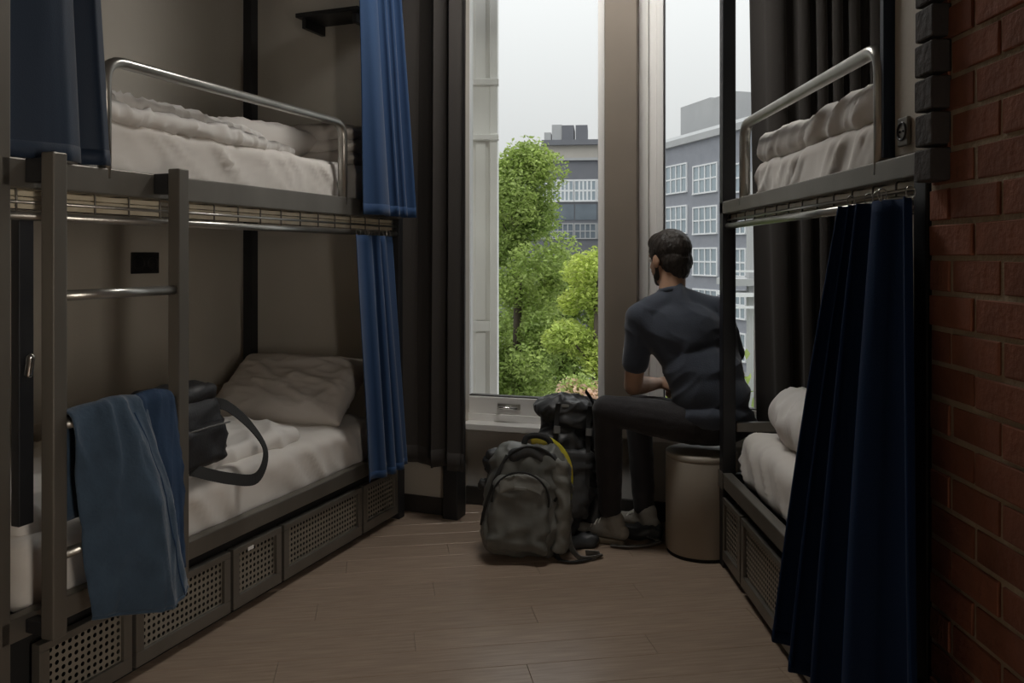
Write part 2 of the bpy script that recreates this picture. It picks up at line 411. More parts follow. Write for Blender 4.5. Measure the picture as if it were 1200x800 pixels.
# brick wall on the right: mortar core and single bricks
CO, BL = .072, .168
wb = boxo('wall_brick', (BX+.005, BX+.11, -1.5, 1.708, 0, CEIL), 'mortar'); tag(wb, kind='structure', label='red brick wall end beside the right bunk')
bmeshes = []
for k in range(6):
    b_ = B(); box(b_, 0, .05, -BL+.011, 0, 0, CO-.011)
    bmesh.ops.bevel(b_, geom=b_.edges[:], offset=.0022, segments=1, affect='EDGES')
    for v in b_.verts: v.co += Vector((random.uniform(-.0012,.0012), random.uniform(-.0012,.0012), random.uniform(-.0012,.0012)))
    me = bpy.data.meshes.new('brick'); b_.to_mesh(me); b_.free(); me.materials.append(M['brick']); bmeshes.append(me)
rest = B(); nb = 0
for r_ in range(int(CEIL/CO)):
    z = r_*CO + .006
    if z + CO > CEIL: continue
    first = True
    yy = 1.706
    while yy > -1.45:
        L_ = BL if not (first and r_ % 2) else BL/2
        first = False
        px = BX + random.uniform(-.0025, .0035)
        if .62 < yy and .25 < z < 2.45 and nb < 290:
            o = bpy.data.objects.new('brick', random.choice(bmeshes)); COL.objects.link(o); o.parent = wb
            o.location = (px, yy, z); o.scale = (1, (L_-.011)/(BL-.011), 1); nb += 1
        else:
            box(rest, px, px+.04, yy-L_+.011, yy, z, z+CO-.011)
        yy -= L_
o = obj('bricks_beyond', rest, 'brick', wb, bevel=0); o['kind'] = 'stuff'
# projecting quoin bricks on the upper end of the wall, painted as in shade
z = 1.452
for k in range(24):
    if z + CO > CEIL: break
    o = boxo('quoin_brick', (BX-.034+random.uniform(-.002,.002), BX+.012, 1.632+random.uniform(-.002,.002), 1.704, z, z+CO-.007), 'brick_shade', wb, .004)
    z += CO

# ------------------------------------------------------------------ windows
def window(name, x0, x1, panes, label, handle=None, jamb_steps=False):
    z0, z1 = .402, 2.98
    root = tag(empty(name, WLOC, WROT), label, kind='structure')
    def part(nm, d, m='white', bevel=.003): return boxo(nm, d, m, root, bevel)
    part('sill', (x0-.0, x1, -.075, .11, z0, z0+.032))
    part('frame_bottom', (x0, x1, .015, .10, z0+.032, z0+.070))
    part('frame_top', (x0, x1, .015, .10, z1-.06, z1))
    lx = x0
    part('frame_side', (x0, x0+.045, .015, .10, z0+.070, z1-.06)); lx = x0+.045
    if jamb_steps:
        part('jamb_step', (x0+.045, x0+.082, .035, .10, z0+.07, z1-.06)); part('sash_stile', (x0+.082, x0+.118, .028, .09, z0+.07, z1-.06))
        part('gasket', (x0+.118, x0+.124, .04, .08, z0+.07, z1-.06), 'base', 0); lx = x0+.124
    part('frame_side', (x1-.045, x1, .015, .10, z0+.070, z1-.06))
    part('sash_rail', (lx, x1-.045, .025, .085, z0+.070, z0+.158))
    part('gasket', (lx, x1-.045, .04, .08, z0+.158, z0+.164), 'base', 0)
    part('pane', (lx, x1-.045, .055, .061, z0+.164, z1-.06), 'glass', 0)
    for mx in panes: part('mullion', (mx-.02, mx+.02, .03, .085, z0+.164, z1-.06))
    if handle:
        h = part('handle_plate', (handle-.062, handle+.062, .016, .026, z0+.098, z0+.128), 'steel_br')
        bm_ = tube(B(), arc_corner([(handle-.05,.02,z0+.113),(handle-.05,-.012,z0+.113),(handle+.055,-.012,z0+.110)], .012, 4), .0065, 8)
        h2 = obj('handle', bm_, 'chrome', root, smooth=True)
    return root
window('window_1', .02, .806, [], 'tall white-framed window left of the shaded column', handle=.29)
window('window_2', .968, 1.98, [1.535], 'tall white-framed window behind the seated man', jamb_steps=True)

# ------------------------------------------------------------------ unseen ceiling panel, added to imitate and strengthen the window light
def fill_ceiling_panel(x0, x1, y0, y1, strength, label='added white framed fill panel on the ceiling above the aisle'):
    root = tag(empty('fill_ceiling_panel', ((x0+x1)/2, (y0+y1)/2, CEIL)), label, 'added fill light')
    m = bpy.data.materials.new('fill_ceiling_glow'); m.use_nodes = True; t = m.node_tree; t.nodes.clear()
    e = t.nodes.new('ShaderNodeEmission'); o = t.nodes.new('ShaderNodeOutputMaterial'); e.inputs[0].default_value = (1,.965,.91,1); e.inputs[1].default_value = strength
    t.links.new(e.outputs[0], o.inputs[0])
    a, b = (x1-x0)/2, (y1-y0)/2; bm_ = B()
    for d in ((-a,a,-b,-b+.03),(-a,a,b-.03,b),(-a,-a+.03,-b+.03,b-.03),(a-.03,a,-b+.03,b-.03)): box(bm_, *d, -.05, -.001)
    obj('frame', bm_, 'white', root, bevel=.003)
    boxo('diffuser', (-a+.03, a-.03, -b+.03, b-.03, -.045, -.030), m, root)
fill_ceiling_panel(-.22, .62, 3.14, 3.56, 21, 'added white framed fill panel on the ceiling above the window end of the aisle')
# unseen fill light added on the brick wall behind the camera
def fill_wall_panel(y0, y1, z0, z1, strength):
    root = tag(empty('fill_wall_panel', (BX, (y0+y1)/2, z0)), 'added tall frosted fill light on the brick wall', 'added fill light')
    m = bpy.data.materials.new('fill_wall_glow'); m.use_nodes = True; t = m.node_tree; t.nodes.clear()
    e = t.nodes.new('ShaderNodeEmission'); o = t.nodes.new('ShaderNodeOutputMaterial'); e.inputs[0].default_value = (1,.90,.78,1); e.inputs[1].default_value = strength
    t.links.new(e.outputs[0], o.inputs[0])
    h = (y1-y0)/2; H_ = z1-z0
    boxo('back_plate', (-.03, -.004, -h, h, 0, H_), 'white', root, .003)
    boxo('diffuser', (-.055, -.031, -h+.015, h-.015, .015, H_-.015), m, root)
    for z in (0, H_-.012): boxo('end_cap', (-.060, -.031, -h, h, z, z+.012), 'steel', root, .002)
fill_wall_panel(-.55, -.15, .55, 1.75, 22)

# ------------------------------------------------------------------ bunk beds
def perf_panel(name, y0, y1, z0, z1, x, parent, pitch=.0205, r=.0066):
    """sheet of steel in the plane x with real round-ish holes"""
    ny = max(1, round((y1-y0)/pitch)); nz = max(1, round((z1-z0)/pitch)); py = (y1-y0)/ny; pz = (z1-z0)/nz
    V = []; Fc = []; grid = {}
    def gv(a, b):
        k = (a, b)
        if k not in grid: grid[k] = len(V); V.append((x, y0+a*py/2, z0+b*pz/2))
        return grid[k]
    for i in range(ny):
        for j in range(nz):
            cy, cz = y0+(i+.5)*py, z0+(j+.5)*pz
            outer = [gv(2*i+a, 2*j+b) for a, b in ((0,0),(1,0),(2,0),(2,1),(2,2),(1,2),(0,2),(0,1))]
            inner = []
            for k in range(8):
                t = R(225 + 45*k); inner.append(len(V)); V.append((x, cy+r*math.cos(t), cz+r*math.sin(t)))
            for k in range(8): Fc.append((outer[k], outer[(k+1)%8], inner[(k+1)%8], inner[k]))
    return pyobj(name, V, Fc, 'perf', parent)
def bunk(loc, rot, side, y0, y1, zl, hl, zu, hu, zt, guard, zg, drawers, posts, label, depth=.95):
    root = tag(empty('bunk_bed', loc, rot), label, 'bunk bed')
    X = lambda b: side*b
    for b, y, top in posts:          # square posts
        boxo('post', (X(b), X(b+.055), y-.028, y+.028, 0, top), 'steel' if (side < 0 and b == 0 and y < 0) else 'steel_dk', root, .004)
    for nm, zz, hh in (('lower', zl, hl), ('upper', zu, hu)):
        boxo('side_rail', (X(0), X(.04), y0, y1, zz-hh, zz), 'steel', root, .004)
        boxo('side_rail', (X(depth-.03), X(depth), y0, y1, zz-hh, zz), 'steel_dk', root, .004)
        for yy in (y0+.03, y1-.06): boxo('end_rail', (X(.041), X(depth-.031), yy, yy+.03, zz-hh, zz-.004), 'steel_dk', root, .003)
    boxo('base_board', (X(.045), X(depth-.035), y0+.065, y1-.065, zl-hl+.004, zl-.044), 'steel_dk', root)
    # upper base: bright lengthwise slats, cross wires, a lower tube in front
    ns = 9; sw = (depth-.10)/ns
    for k in range(ns):
        b0 = .05 + k*sw
        boxo('slat', (X(b0+.012), X(b0+sw-.012), y0+.065, y1-.065, zu-hu+.004, zu-hu+.012), 'slat', root, .002)
    boxo('mattress_board', (X(.045), X(depth-.035), y0+.065, y1-.065, zu-hu+.014, zu-hu+.018), 'sheet', root)
    obj('lower_tube', tube(B(), [(X(.022), y0+.02, zt), (X(.022), y1-.02, zt)], .0125, 12), 'steel_br', root, True)
    obj('lower_rod', tube(B(), [(X(.022), y0+.02, (zt+zu-hu)/2), (X(.022), y1-.02, (zt+zu-hu)/2)], .0045, 8), 'steel_br', root, True)
    gap = zu-hu-zt; k_ = 3 if gap > .06 else 2
    for k in range(k_):
        zc = zt + .018 + (gap-.022)*(k+.5)/k_
        boxo('side_strip', (X(.034), X(.040), y0+.03, y1-.03, zc-.0075, zc+.0075), 'slat', root, .002)
    n_ = int((y1-y0)/.125)
    for k in range(n_+1):
        yy = y0+.06 + k*(y1-y0-.12)/n_
        obj('wire', tube(B(), arc_corner([(X(.022), yy, zt-.01), (X(.022), yy, zu-hu+.0), (X(depth-.05), yy, zu-hu-.002)], .01, 3), .0026, 6), 'steel', root, True)
    # guard rail
    g0, g1 = guard
    pr = [(a*.8, b*1.0) for a, b in circ(.0215, 12)]
    obj('guard_rail', sweep(B(), arc_corner([(X(.020), g0, zu-.03), (X(.020), g0, zg), (X(.020), g1, zg), (X(.020), g1, zu-.03)], .07, 8), pr, up=Vector((1,0,0))), 'steel_br', root, True)
    # drawers
    dz0, dz1 = .035, zl-hl-.038
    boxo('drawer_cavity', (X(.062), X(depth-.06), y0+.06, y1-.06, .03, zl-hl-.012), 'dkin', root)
    for a, b in drawers:
        fr = .032; bm_ = B()
        box(bm_, X(.0), X(.03), a, b, dz0, dz0+fr+.012); box(bm_, X(.0), X(.03), a, b, dz1-fr*.7, dz1)
        box(bm_, X(.0), X(.03), a, a+fr, dz0+fr+.012, dz1-fr*.7); box(bm_, X(.0), X(.03), b-fr, b, dz0+fr+.012, dz1-fr*.7)
        d = obj('drawer', bm_, 'steel', root, bevel=.002)
        perf_panel('perforated_panel', a+fr, b-fr, dz0+fr+.012, dz1-fr*.7, X(.012), d)
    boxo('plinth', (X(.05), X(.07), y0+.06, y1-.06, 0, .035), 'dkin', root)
    return root

Y0, Y1 = -.61, 1.50
LB = bunk(LLOC, LROT, -1, Y0, Y1, .351, .062, 1.559, .078, 1.408, (-.27, 1.0), 1.885,
     [(-.50,-.185),(-.17,.255),(.27,.545),(.56,1.13),(1.145,1.46)],
     [(0,Y0,CEIL-.02),(0,Y1,CEIL-.02),(.895,Y1,CEIL-.02),(.895,Y0,CEIL-.02)],
     'left steel bunk bed with drawers, its foot ladder hung with blue jeans')
boxo('end_plate', (-.05,-.02, -.545,-.50, .58,1.40), 'steel_dk', LB, .003)
bm = B(); cone_mesh(bm, (-.012,-.523,.985), (-.004,-.523,1.03), .011, .011); obj('latch', bm, 'chrome', LB, True)
boxo('drawer_tag', (.0005,.003,.345,.375,.224,.236), 'white', LB)
LBz = .351
RY0, RY1 = 1.735, 3.47
RB = bunk((RX,0,0), (0,0,0), 1, RY0, RY1, .397, .062, 1.527, .052, 1.425, (1.985, 3.16), 1.808,
     [(3.16,3.43),(2.50,3.145),(1.80,2.485)],
     [(0,RY1-.03,CEIL-.02),(.895,RY1-.03,CEIL-.02),(.895,RY0+.03,CEIL-.02),(.0,RY0+.03,1.50)],
     'right steel bunk bed with drawers beside the brick wall')
boxo('end_bar', (.06,.89,RY1-.05,RY1-.02,.565,.605), 'steel', RB, .004)
boxo('post_bracket', (-.006,.0,RY1-.07,RY1+.01,.330,.400), 'steel', RB, .002)
# cream end panel of the right upper bunk with a socket
pw_ = tag(boxo('trim_3', (RX+.035, RX+.085, 1.709, 1.955, 1.535, CEIL-.005), 'wall', bevel=.003), kind='structure', label='cream end panel of the right upper bunk')
boxo('upright', (RX+.01, RX+.05, 1.958, 1.978, 1.535, CEIL-.005), 'navy', RB, .002, mtx=Matrix.Translation((-RX,0,0)))
def socket(name, mtx, wdt, hgt, n, label, mplate='socket', msock='socket'):
    root = empty(name); root.matrix_world = mtx
    # plate in local x-z plane, facing -y
    obj('plate', box(B(), -wdt/2, wdt/2, -.010, 0, -hgt/2, hgt/2), mplate, root, bevel=.003)
    for k in range(n):
        cx = (k-(n-1)/2)*wdt/n
        bm_ = B(); pts = [(cx+hgt*.30*math.cos(2*math.pi*i/20), -.011, hgt*.30*math.sin(2*math.pi*i/20)) for i in range(20)]
        tube(bm_, pts, .003, 6, True, up=Vector((0,1,0))); s_ = obj('outlet_ring', bm_, msock, root, True)
        for dx in (-.009,.009):
            b2 = B(); cone_mesh(b2, (cx+dx,-.0105,0), (cx+dx,-.0112,0), .003, .003, 8, 2); obj('pin_hole', b2, 'dkin', s_, True)
    return tag(root, label, 'socket')
# double socket on the wall of the left lower bunk: faces +x of the bunk frame
socket('wall_socket', LROOT @ Matrix.Translation((-1.029, .874, 1.268)) @ Matrix.Rotation(R(90), 4, 'Z'), .165, .10, 2, 'black double wall socket on the cream wall behind the left bunk')
# steel plate socket on the cream panel: faces -x
s2 = socket('wall_socket', Matrix.Translation((RX+.034, 1.895, 1.588)) @ Matrix.Rotation(R(-90), 4, 'Z'), .050, .066, 1, 'small steel socket plate on the cream panel of the right upper bunk', 'steel', 'socket')

# ladder hooked on the left bunk
lad = tag(empty('bunk_ladder', LLOC, LROT), 'dark steel ladder with three rungs hooked on the left bunk', 'ladder')
LX = .085; LY0, LY1 = -.525, -.085
for y in (LY0, LY1):
    s_ = boxo('stile', (LX-.022, LX+.022, y-.022, y+.022, .300, 1.572), 'steel', lad, .004)
    boxo('top_bracket', (.004, LX-.023, y-.020, y+.020, 1.495, 1.558), 'steel_dk', s_, .002)
    boxo('foot_bracket', (.002, LX-.023, y-.018, y+.018, .305, .340), 'steel_dk', s_, .002)
for z in (1.195, .853, .508):
    obj('rung', tube(B(), [(LX, LY0+.02, z), (LX, LY1-.02, z)], .0145, 14), 'steel_br', lad, True)

# ------------------------------------------------------------------ bedding
def wrinkle(sx, sy, amp, seed=0, along=0):
    off = Vector((seed*3.7, seed*1.9, seed*2.3))
    def d(p, n):
        q = Vector((p.x*sx, p.y*sy, p.z*3)) + off
        return amp*(ridge(q, 1.0, 4) - .25) + amp*.8*fbm(q*.5, 1, 2)
    return d
LM = lambda x, y, z: LROOT @ Matrix.Translation((x, y, z))
# left lower
def sheetfold(seed, amp=.014, tilt=5):
    amp *= 1.05
    def d(p, n):
        v = abs(n.z); sd = crease(Vector((p.y*6.5+p.z*tilt+seed, p.z*2.2, p.x*1.5+seed)), 1.0, 2.6)
        tp = crease(Vector((p.x*3+p.y*1.5+seed, p.y*3.2, seed)), 1.0, 3.0)
        return (1-v)*amp*sd + v*amp*.8*tp
    return d
def mattress(mtx_fn, hx, cx, y0, y1, zb, zt_, seed, label, amp=.014, r=.045, tilt=5):
    o = softo('mattress', (hx, (y1-y0)/2, (zt_-zb)/2), r, (26,110,14), 'sheet', disp=sheetfold(seed, amp, tilt), mtx=mtx_fn(cx, (y0+y1)/2, (zb+zt_)/2))
    return tag(o, label, 'mattress')
mattress(LM, .42, -.475, -.50, 1.40, .311, .515, 3, 'lower left mattress in a white sheet')
def duv(p, n):
    q = Vector((p.x*5.5, p.y*4.5, p.z*4))
    return .024*crease(q, .8, 2.6) + .026*fbm(q*.45+Vector((4,2,1)), 1, 3)
ld = softo('duvet', (.385, .64, .034), .03, (80,130,5), 'duvet', disp=duv, mtx=LM(-.50, .18, .545))
tag(ld, 'crumpled white duvet on the lower left bunk', 'duvet')
def pillow(name, w_, l_, t_, mtx, label, m='pillow', seed=1, n=46):
    V = []; Fc = []
    for s in (1,-1):
        for i in range(n+1):
            for j in range(n+1):
                u = 2*i/n-1; v = 2*j/n-1
                e = max(0,(1-abs(u)**2.6))**.5*max(0,(1-abs(v)**2.6))**.5
                pin = 1-.07*(1-abs(u)**2)*abs(v)**4 ; pin2 = 1-.07*(1-abs(v)**2)*abs(u)**4
                q = Vector((u*w_/2*pin2, v*l_/2*pin, s*t_/2*e**.8))
                wr = .016*crease(Vector((u*1.5+seed+v, v*2.2, s)), 1.1, 2.6)*min(1, e*1.6)
                V.append(mtx @ (q + Vector((0,0,s*wr))))
    W = n+1
    for s in (0,1):
        for i in range(n):
            for j in range(n):
                a = s*W*W + i*W + j; f = (a, a+W, a+W+1, a+1); Fc.append(f if s == 0 else f[::-1])
    me = bpy.data.meshes.new(name); bm_ = B(); vs_ = [bm_.verts.new(v) for v in V]
    for f in Fc: bm_.faces.new([vs_[k] for k in f])
    bmesh.ops.remove_doubles(bm_, verts=bm_.verts[:], dist=.0005)
    bm_.to_mesh(me); bm_.free()
    return tag(finish(name, me, m, None, True), label, 'pillow')
pillow('pillow', .74, .44, .17, LM(-.47, 1.235, .655) @ Matrix.Rotation(R(4),4,'Z') @ Matrix.Rotation(R(34),4,'X'), 'plump white pillow leaning at the far end of the lower left bunk', seed=3)
# left upper
mattress(LM, .41, -.475, -.53, 1.41, 1.505, 1.715, 8, 'upper left mattress in a white sheet behind the guard rail', .018, .04, 7)
def quilt(amp, seed):
    def d(p, n):
        q = Vector((p.x*12+seed, p.y*15, p.z*8))
        return amp*1.6*crease(q, .8, 2.6) + .010*fbm(Vector((p.x*2, p.y*2.5+seed, 0)), 1, 2)
    return d
def taperw(p):
    # the folded duvet thins towards the pillow end and steps back from the edge
    t = max(0, (p.y-.25)/.45)
    return Vector((p.x - .06*max(0,t), p.y, p.z*(1-.35*min(1,t)) - .010*t))
d0 = softo('folded_duvet', (.40, .70, .024), .022, (50,150,6), 'duvet', disp=quilt(.008, 2), warp=taperw, mtx=LM(-.455, .085, 1.744))
tag(d0, 'thin quilted duvet folded on the upper left bunk', 'duvet')
v_, f_ = softbox(.37, .62, .026, .025, (50,140,6), quilt(.009, 9), taperw)
pyobj('upper_fold', [LM(-.47, .0, 1.785) @ p for p in v_], f_, 'duvet', None, True); uf = bpy.data.objects['upper_fold']; uf.parent = d0
pillow('pillow', .62, .72, .20, LM(-.60, .88, 1.79) @ Matrix.Rotation(R(5),4,'X') @ Matrix.Rotation(R(-6),4,'Y'), 'large shaded pillow lying across the upper left bunk', seed=6)
for k, (zz, ll, lab) in enumerate(((1.760,.30,'lowest white cushion in the stack of three behind the guard rail'),(1.822,.27,'middle white cushion in the stack of three behind the guard rail'),(1.885,.25,'topmost white cushion in the stack of three behind the guard rail'))):
    o = pillow('small_pillow', .50, ll, .085, LM(-.33, 1.315, zz) @ Matrix.Rotation(R(random.uniform(-4,4)),4,'Z'), lab, seed=11+k, n=20); o['group'] = 'stacked cushions on the upper left bunk'
# right lower
RM = lambda x, y, z: Matrix.Translation((RX+x, y, z))
mattress(RM, .41, .475, 1.80, 3.40, .357, .570, 13, 'lower right mattress in a rumpled white sheet', .014, .06, -6)
def rdu(p, n):
    q = Vector((p.x*4+p.y*3, p.y*6.5-p.x*3, p.z*3+8))
    return .030*crease(q, .9, 2.4)
rd = softo('duvet', (.34, .52, .10), .095, (60,90,20), 'duvet', disp=rdu,
    warp=lambda p: Vector((p.x*(1-.12*max(0,p.y/.52)), p.y, p.z*(1-.25*max(0,p.y/.52)**2))), mtx=Matrix.Translation((RX+.455, 2.76, .675)))
tag(rd, 'thick white duvet bunched on the lower right bunk', 'duvet')
# right upper
mattress(RM, .41, .475, 2.0, 3.17, 1.490, 1.655, 17, 'upper right mattress in a pale sheet behind the guard rail', .014, .035, 6)
def rr(p, n):
    return .020*crease(Vector((p.x*2, p.y*5.5+p.z*7, p.z*2+3)), 1, 2.4) + .010*fbm(Vector((p.y*4,p.x*3,1)), 1, 2)
rroll = softo('folded_duvet', (.36, .56, .046), .044, (24,110,12), 'duvet', disp=rr, mtx=Matrix.Translation((RX+.43, 2.585, 1.704)))
tag(rroll, 'rolled pale duvet on the upper right bunk', 'duvet')

# ------------------------------------------------------------------ curtains and drapes
def curtain(name, top, bot, n_pleat, amp0, amp1, m, label, cat='curtain', seed=0, nu=110, nv=36, bow=None, zbot_wave=.0, hem=True, edge=None, hooks=0, sharp=1.0):
    """top/bot = (A, B) end points of the upper and lower edges in world space"""
    A0, A1 = map(Vector, top); B0, B1 = map(Vector, bot)
    al = (A1-A0); nrm = Vector((-al.y, al.x, 0)).normalized()
    def fn(u, v):
        a = A0.lerp(A1, u); b = B0.lerp(B1, u)
        p = a.lerp(b, v)
        ph = (u + .09*math.sin(2*math.pi*u+seed))*n_pleat*2*math.pi + .9*noise.noise(Vector((u*3+seed, v*.9, seed)))+ .5*math.sin(seed+v*1.5)
        sn = math.sin(ph); sn = math.copysign(abs(sn)**sharp, sn)
        amp = amp0 + (amp1-amp0)*v
        amp *= .65 + .5*noise.noise(Vector((u*5+seed*2, v*.6, 2)))+.3
        p = p + nrm*amp*sn + al.normalized()*amp*.35*math.sin(2*ph+seed)
        if bow: p = p + bow(u, v)
        if zbot_wave: p.z += zbot_wave*v*math.sin(ph*.5+seed)
        return p
    V, Fc = sheet_mesh(fn, nu, nv, .0035)
    ctr = (A0+A1+B0+B1)/4
    root = tag(empty(name, (ctr.x, ctr.y, min(B0.z, B1.z))), label, cat)
    inv = Matrix.Translation(-root.location)
    pyobj('cloth', [inv @ p for p in V], Fc, m, root, True)
    if edge:
        for u in edge:
            bm_ = tube(B(), [inv @ (fn(u, k/30) + nrm*.0) for k in range(31)], .0020, 6); obj('lit_edge', bm_, 'lit_edge', root, True)  # thin bright lines paint lit fold edges onto the cloth
    if hem:
        V2, F2 = sheet_mesh(lambda u, v: fn(u, .97+.03*v), nu, 2, .0046)
        pyobj('hem', [inv @ p for p in V2], F2, m, root, True)
    for k in range(hooks):
        u = (k+.5)/hooks; p = fn(u, 0)
        bm_ = tube(B(), [inv @ (p + Vector((0,0,.012)) + Vector((.010*math.cos(t), 0, .014*math.sin(t)))) for t in [2*math.pi*q/12 for q in range(12)]], .0016, 6, True, up=Vector((0,1,0)))
        obj('hook', bm_, 'steel_br', root, True)
    return root
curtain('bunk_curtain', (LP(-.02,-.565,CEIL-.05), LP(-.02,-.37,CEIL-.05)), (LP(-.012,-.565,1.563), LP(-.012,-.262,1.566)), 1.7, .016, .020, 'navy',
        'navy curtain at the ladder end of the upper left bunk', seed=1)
curtain('bunk_curtain', (LP(.03,1.03,CEIL-.05), LP(.03,1.33,CEIL-.05)), (LP(.085,1.05,1.485), LP(.10,1.43,1.485)), 3.4, .016, .024, 'blue',
        'blue curtain gathered at the far end of the upper left bunk', seed=2, edge=(1.0,))
curtain('bunk_curtain', (LP(.035,1.03,1.395), LP(.035,1.34,1.395)), (LP(.065,1.07,.290), LP(.080,1.43,.290)), 3.4, .012, .024, 'blue',
        'blue curtain gathered at the far end of the lower left bunk', seed=3, hooks=6, edge=(1.0,))
def rbow(u, v): return Vector((-.05*math.sin(v*1.6)*(.4+.6*(1-u)), .14*(1-u)*v**2*0, 0))
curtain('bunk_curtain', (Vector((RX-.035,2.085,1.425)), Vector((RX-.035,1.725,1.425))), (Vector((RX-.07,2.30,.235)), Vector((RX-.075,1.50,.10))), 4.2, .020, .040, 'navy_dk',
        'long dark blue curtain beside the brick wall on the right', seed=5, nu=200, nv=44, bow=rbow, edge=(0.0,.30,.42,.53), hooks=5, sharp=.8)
# charcoal window drapes
curtain('window_drape', (LP(-.06,1.54,CEIL-.04), LP(.345,1.495,CEIL-.04)), (LP(-.06,1.53,.285), LP(.335,1.49,.265)), 3.2, .028, .034, 'drape',
        'charcoal drape left of the window', 'drape', seed=7, zbot_wave=.008)
curtain('window_drape', (WP(1.49,-.075,CEIL-.04), WP(2.12,-.075,CEIL-.04)), (WP(1.545,-.075,.11), WP(2.12,-.075,.11)), 6, .034, .036, 'drape',
        'charcoal drape behind the right bunk', 'drape', seed=9)
# dark shelf on the end wall above the upper left bunk
sh = tag(empty('wall_shelf', LP(-.40,1.61,2.52), LROT), 'short dark shelf high on the cream end wall', 'shelf')
boxo('board', (-.17,.20,-.20,.005,0,.022), 'steel_dk', sh, .003)
boxo('bracket', (-.15,-.125,-.17,.005,-.05,0), 'steel_dk', sh, .002); boxo('bracket', (.15,.175,-.17,.005,-.05,0), 'steel_dk', sh, .002)

# ------------------------------------------------------------------ stool
SX, SY, SR, SZ = .835, 3.615, .155, .445
st = tag(empty('stool', (SX, SY, 0)), 'pale drum stool under the seated man', 'stool')
def lathe(bm, prof, n=48):
    rings = [[bm.verts.new((r*math.cos(2*math.pi*k/n), r*math.sin(2*math.pi*k/n), z)) for k in range(n)] for r, z in prof]
    for a, b in zip(rings, rings[1:]):
        for k in range(n): bm.faces.new((a[k], a[(k+1)%n], b[(k+1)%n], b[k]))
    bm.faces.new(rings[0][::-1]); bm.faces.new(rings[-1]); return bm
obj('drum', lathe(B(), [(SR-.008,.012),(SR,.020),(SR,SZ-.03),(SR-.002,SZ-.026)]), 'stool', st, True)
obj('base_ring', lathe(B(), [(SR-.012,0),(SR-.006,0),(SR-.006,.013),(SR-.012,.013)]), 'dkin', st, True)
obj('seat_lid', lathe(B(), [(SR-.002,SZ-.026),(SR,SZ-.022),(SR,SZ-.006),(SR-.006,SZ-.001),(SR-.04,SZ)]), 'stool', st, True)
obj('handle', tube(B(), arc_corner([(.05,-SR+.01,.362),(.05,-SR-.022,.362),(.10,-SR-.010,.355),(.10,-SR+.035,.355)], .008, 3), .004, 6), 'chrome', st, True)

# ------------------------------------------------------------------ the seated man
man = tag(empty('person', (SX, SY, 0)), 'man in a dark t-shirt seated on the stool, looking out of the window', 'person')
iv = Matrix.Translation((-SX, -SY, 0))
def W_(x, y, Z): return iv @ P(x, y, Z)
pel = W_(834,497,3.600); wai = W_(826,452,3.615); che = W_(806,398,3.655); nek = W_(789,347,3.690)
hdc = W_(783.5,303,3.735)
shL = W_(750,372,3.660); elL = W_(742,452,3.725); wrL = W_(771,449,3.90)
shR = W_(843,366,3.690); elR = W_(862,440,3.83); wrR = W_(812,449,3.955)
hipL = W_(812,497,3.570); knL = W_(712,480,3.650); anL = W_(715,600,3.72)
hipR = W_(850,497,3.640); knR = Vector((.60,3.895,.575)) - Vector((SX,SY,0)); anR = Vector((.62,3.845,.11)) - Vector((SX,SY,0))
ha = R(33)          # head turned to his left
HM = Matrix.Translation(hdc) @ Matrix.Rotation(ha, 4, 'Z') @ Matrix.Rotation(R(-6), 4, 'X')
HR = HM.to_3x3()
def H(x, y, z): return HM @ Vector((x, y, z))
up_ = (nek-pel).normalized(); lat = (shR-shL).normalized(); fwd = up_.cross(lat).normalized()
TR = Matrix((lat, fwd, up_)).transposed()       # torso frame: x to his right, y forward, z up
def TP(base, x, y, z): return base + lat*x + fwd*y + up_*z
prims = [
  # head
  ('e', H(0,-.012,.030), (.076,.096,.090), HR), ('e', H(0,.025,-.035), (.062,.070,.078), HR), ('c', H(-.03,.03,-.085), H(0,.068,-.096), .024, .022), ('c', H(.03,.03,-.085), H(0,.068,-.096), .024, .022),
  ('c', H(0,.088,.012), H(0,.110,-.028), .009, .013), ('c', H(-.03,.078,.022), H(.03,.078,.022), .014, .014), ('c', H(-.016,.086,-.062), H(.016,.086,-.062), .010, .010),
  ('e', H(-.079,.000,-.012), (.010,.022,.032), HR), ('e', H(.079,.000,-.012), (.010,.022,.032), HR),
  ('c', H(0,-.025,-.055), nek+up_*.02, .058, .060), ('c', nek+up_*.02, nek-up_*.04, .062, .075),
  # trunk (kept a little inside the clothes)
  ('e', TP(che,0,.01,.02), (.155,.095,.15), TR), ('e', wai, (.135,.090,.13), TR), ('e', pel, (.145,.10,.085), TR), ('c', nek-up_*.03, che, .07, .11),
  ('c', nek-up_*.02, shL, .055, .050), ('c', nek-up_*.02, shR, .055, .050),
  # arms
  ('c', shL, elL, .050, .043), ('c', elL, elL.lerp(wrL,.35), .042, .042), ('c', elL.lerp(wrL,.35), wrL, .042, .027),
  ('c', shR, elR, .050, .042), ('c', elR, elR.lerp(wrR,.35), .042, .042), ('c', elR.lerp(wrR,.35), wrR, .042, .027),
  # legs
  ('c', hipL, knL, .075, .050), ('c', knL, anL, .050, .038), ('c', hipR, knR, .075, .050), ('c', knR, anR, .050, .038),
]
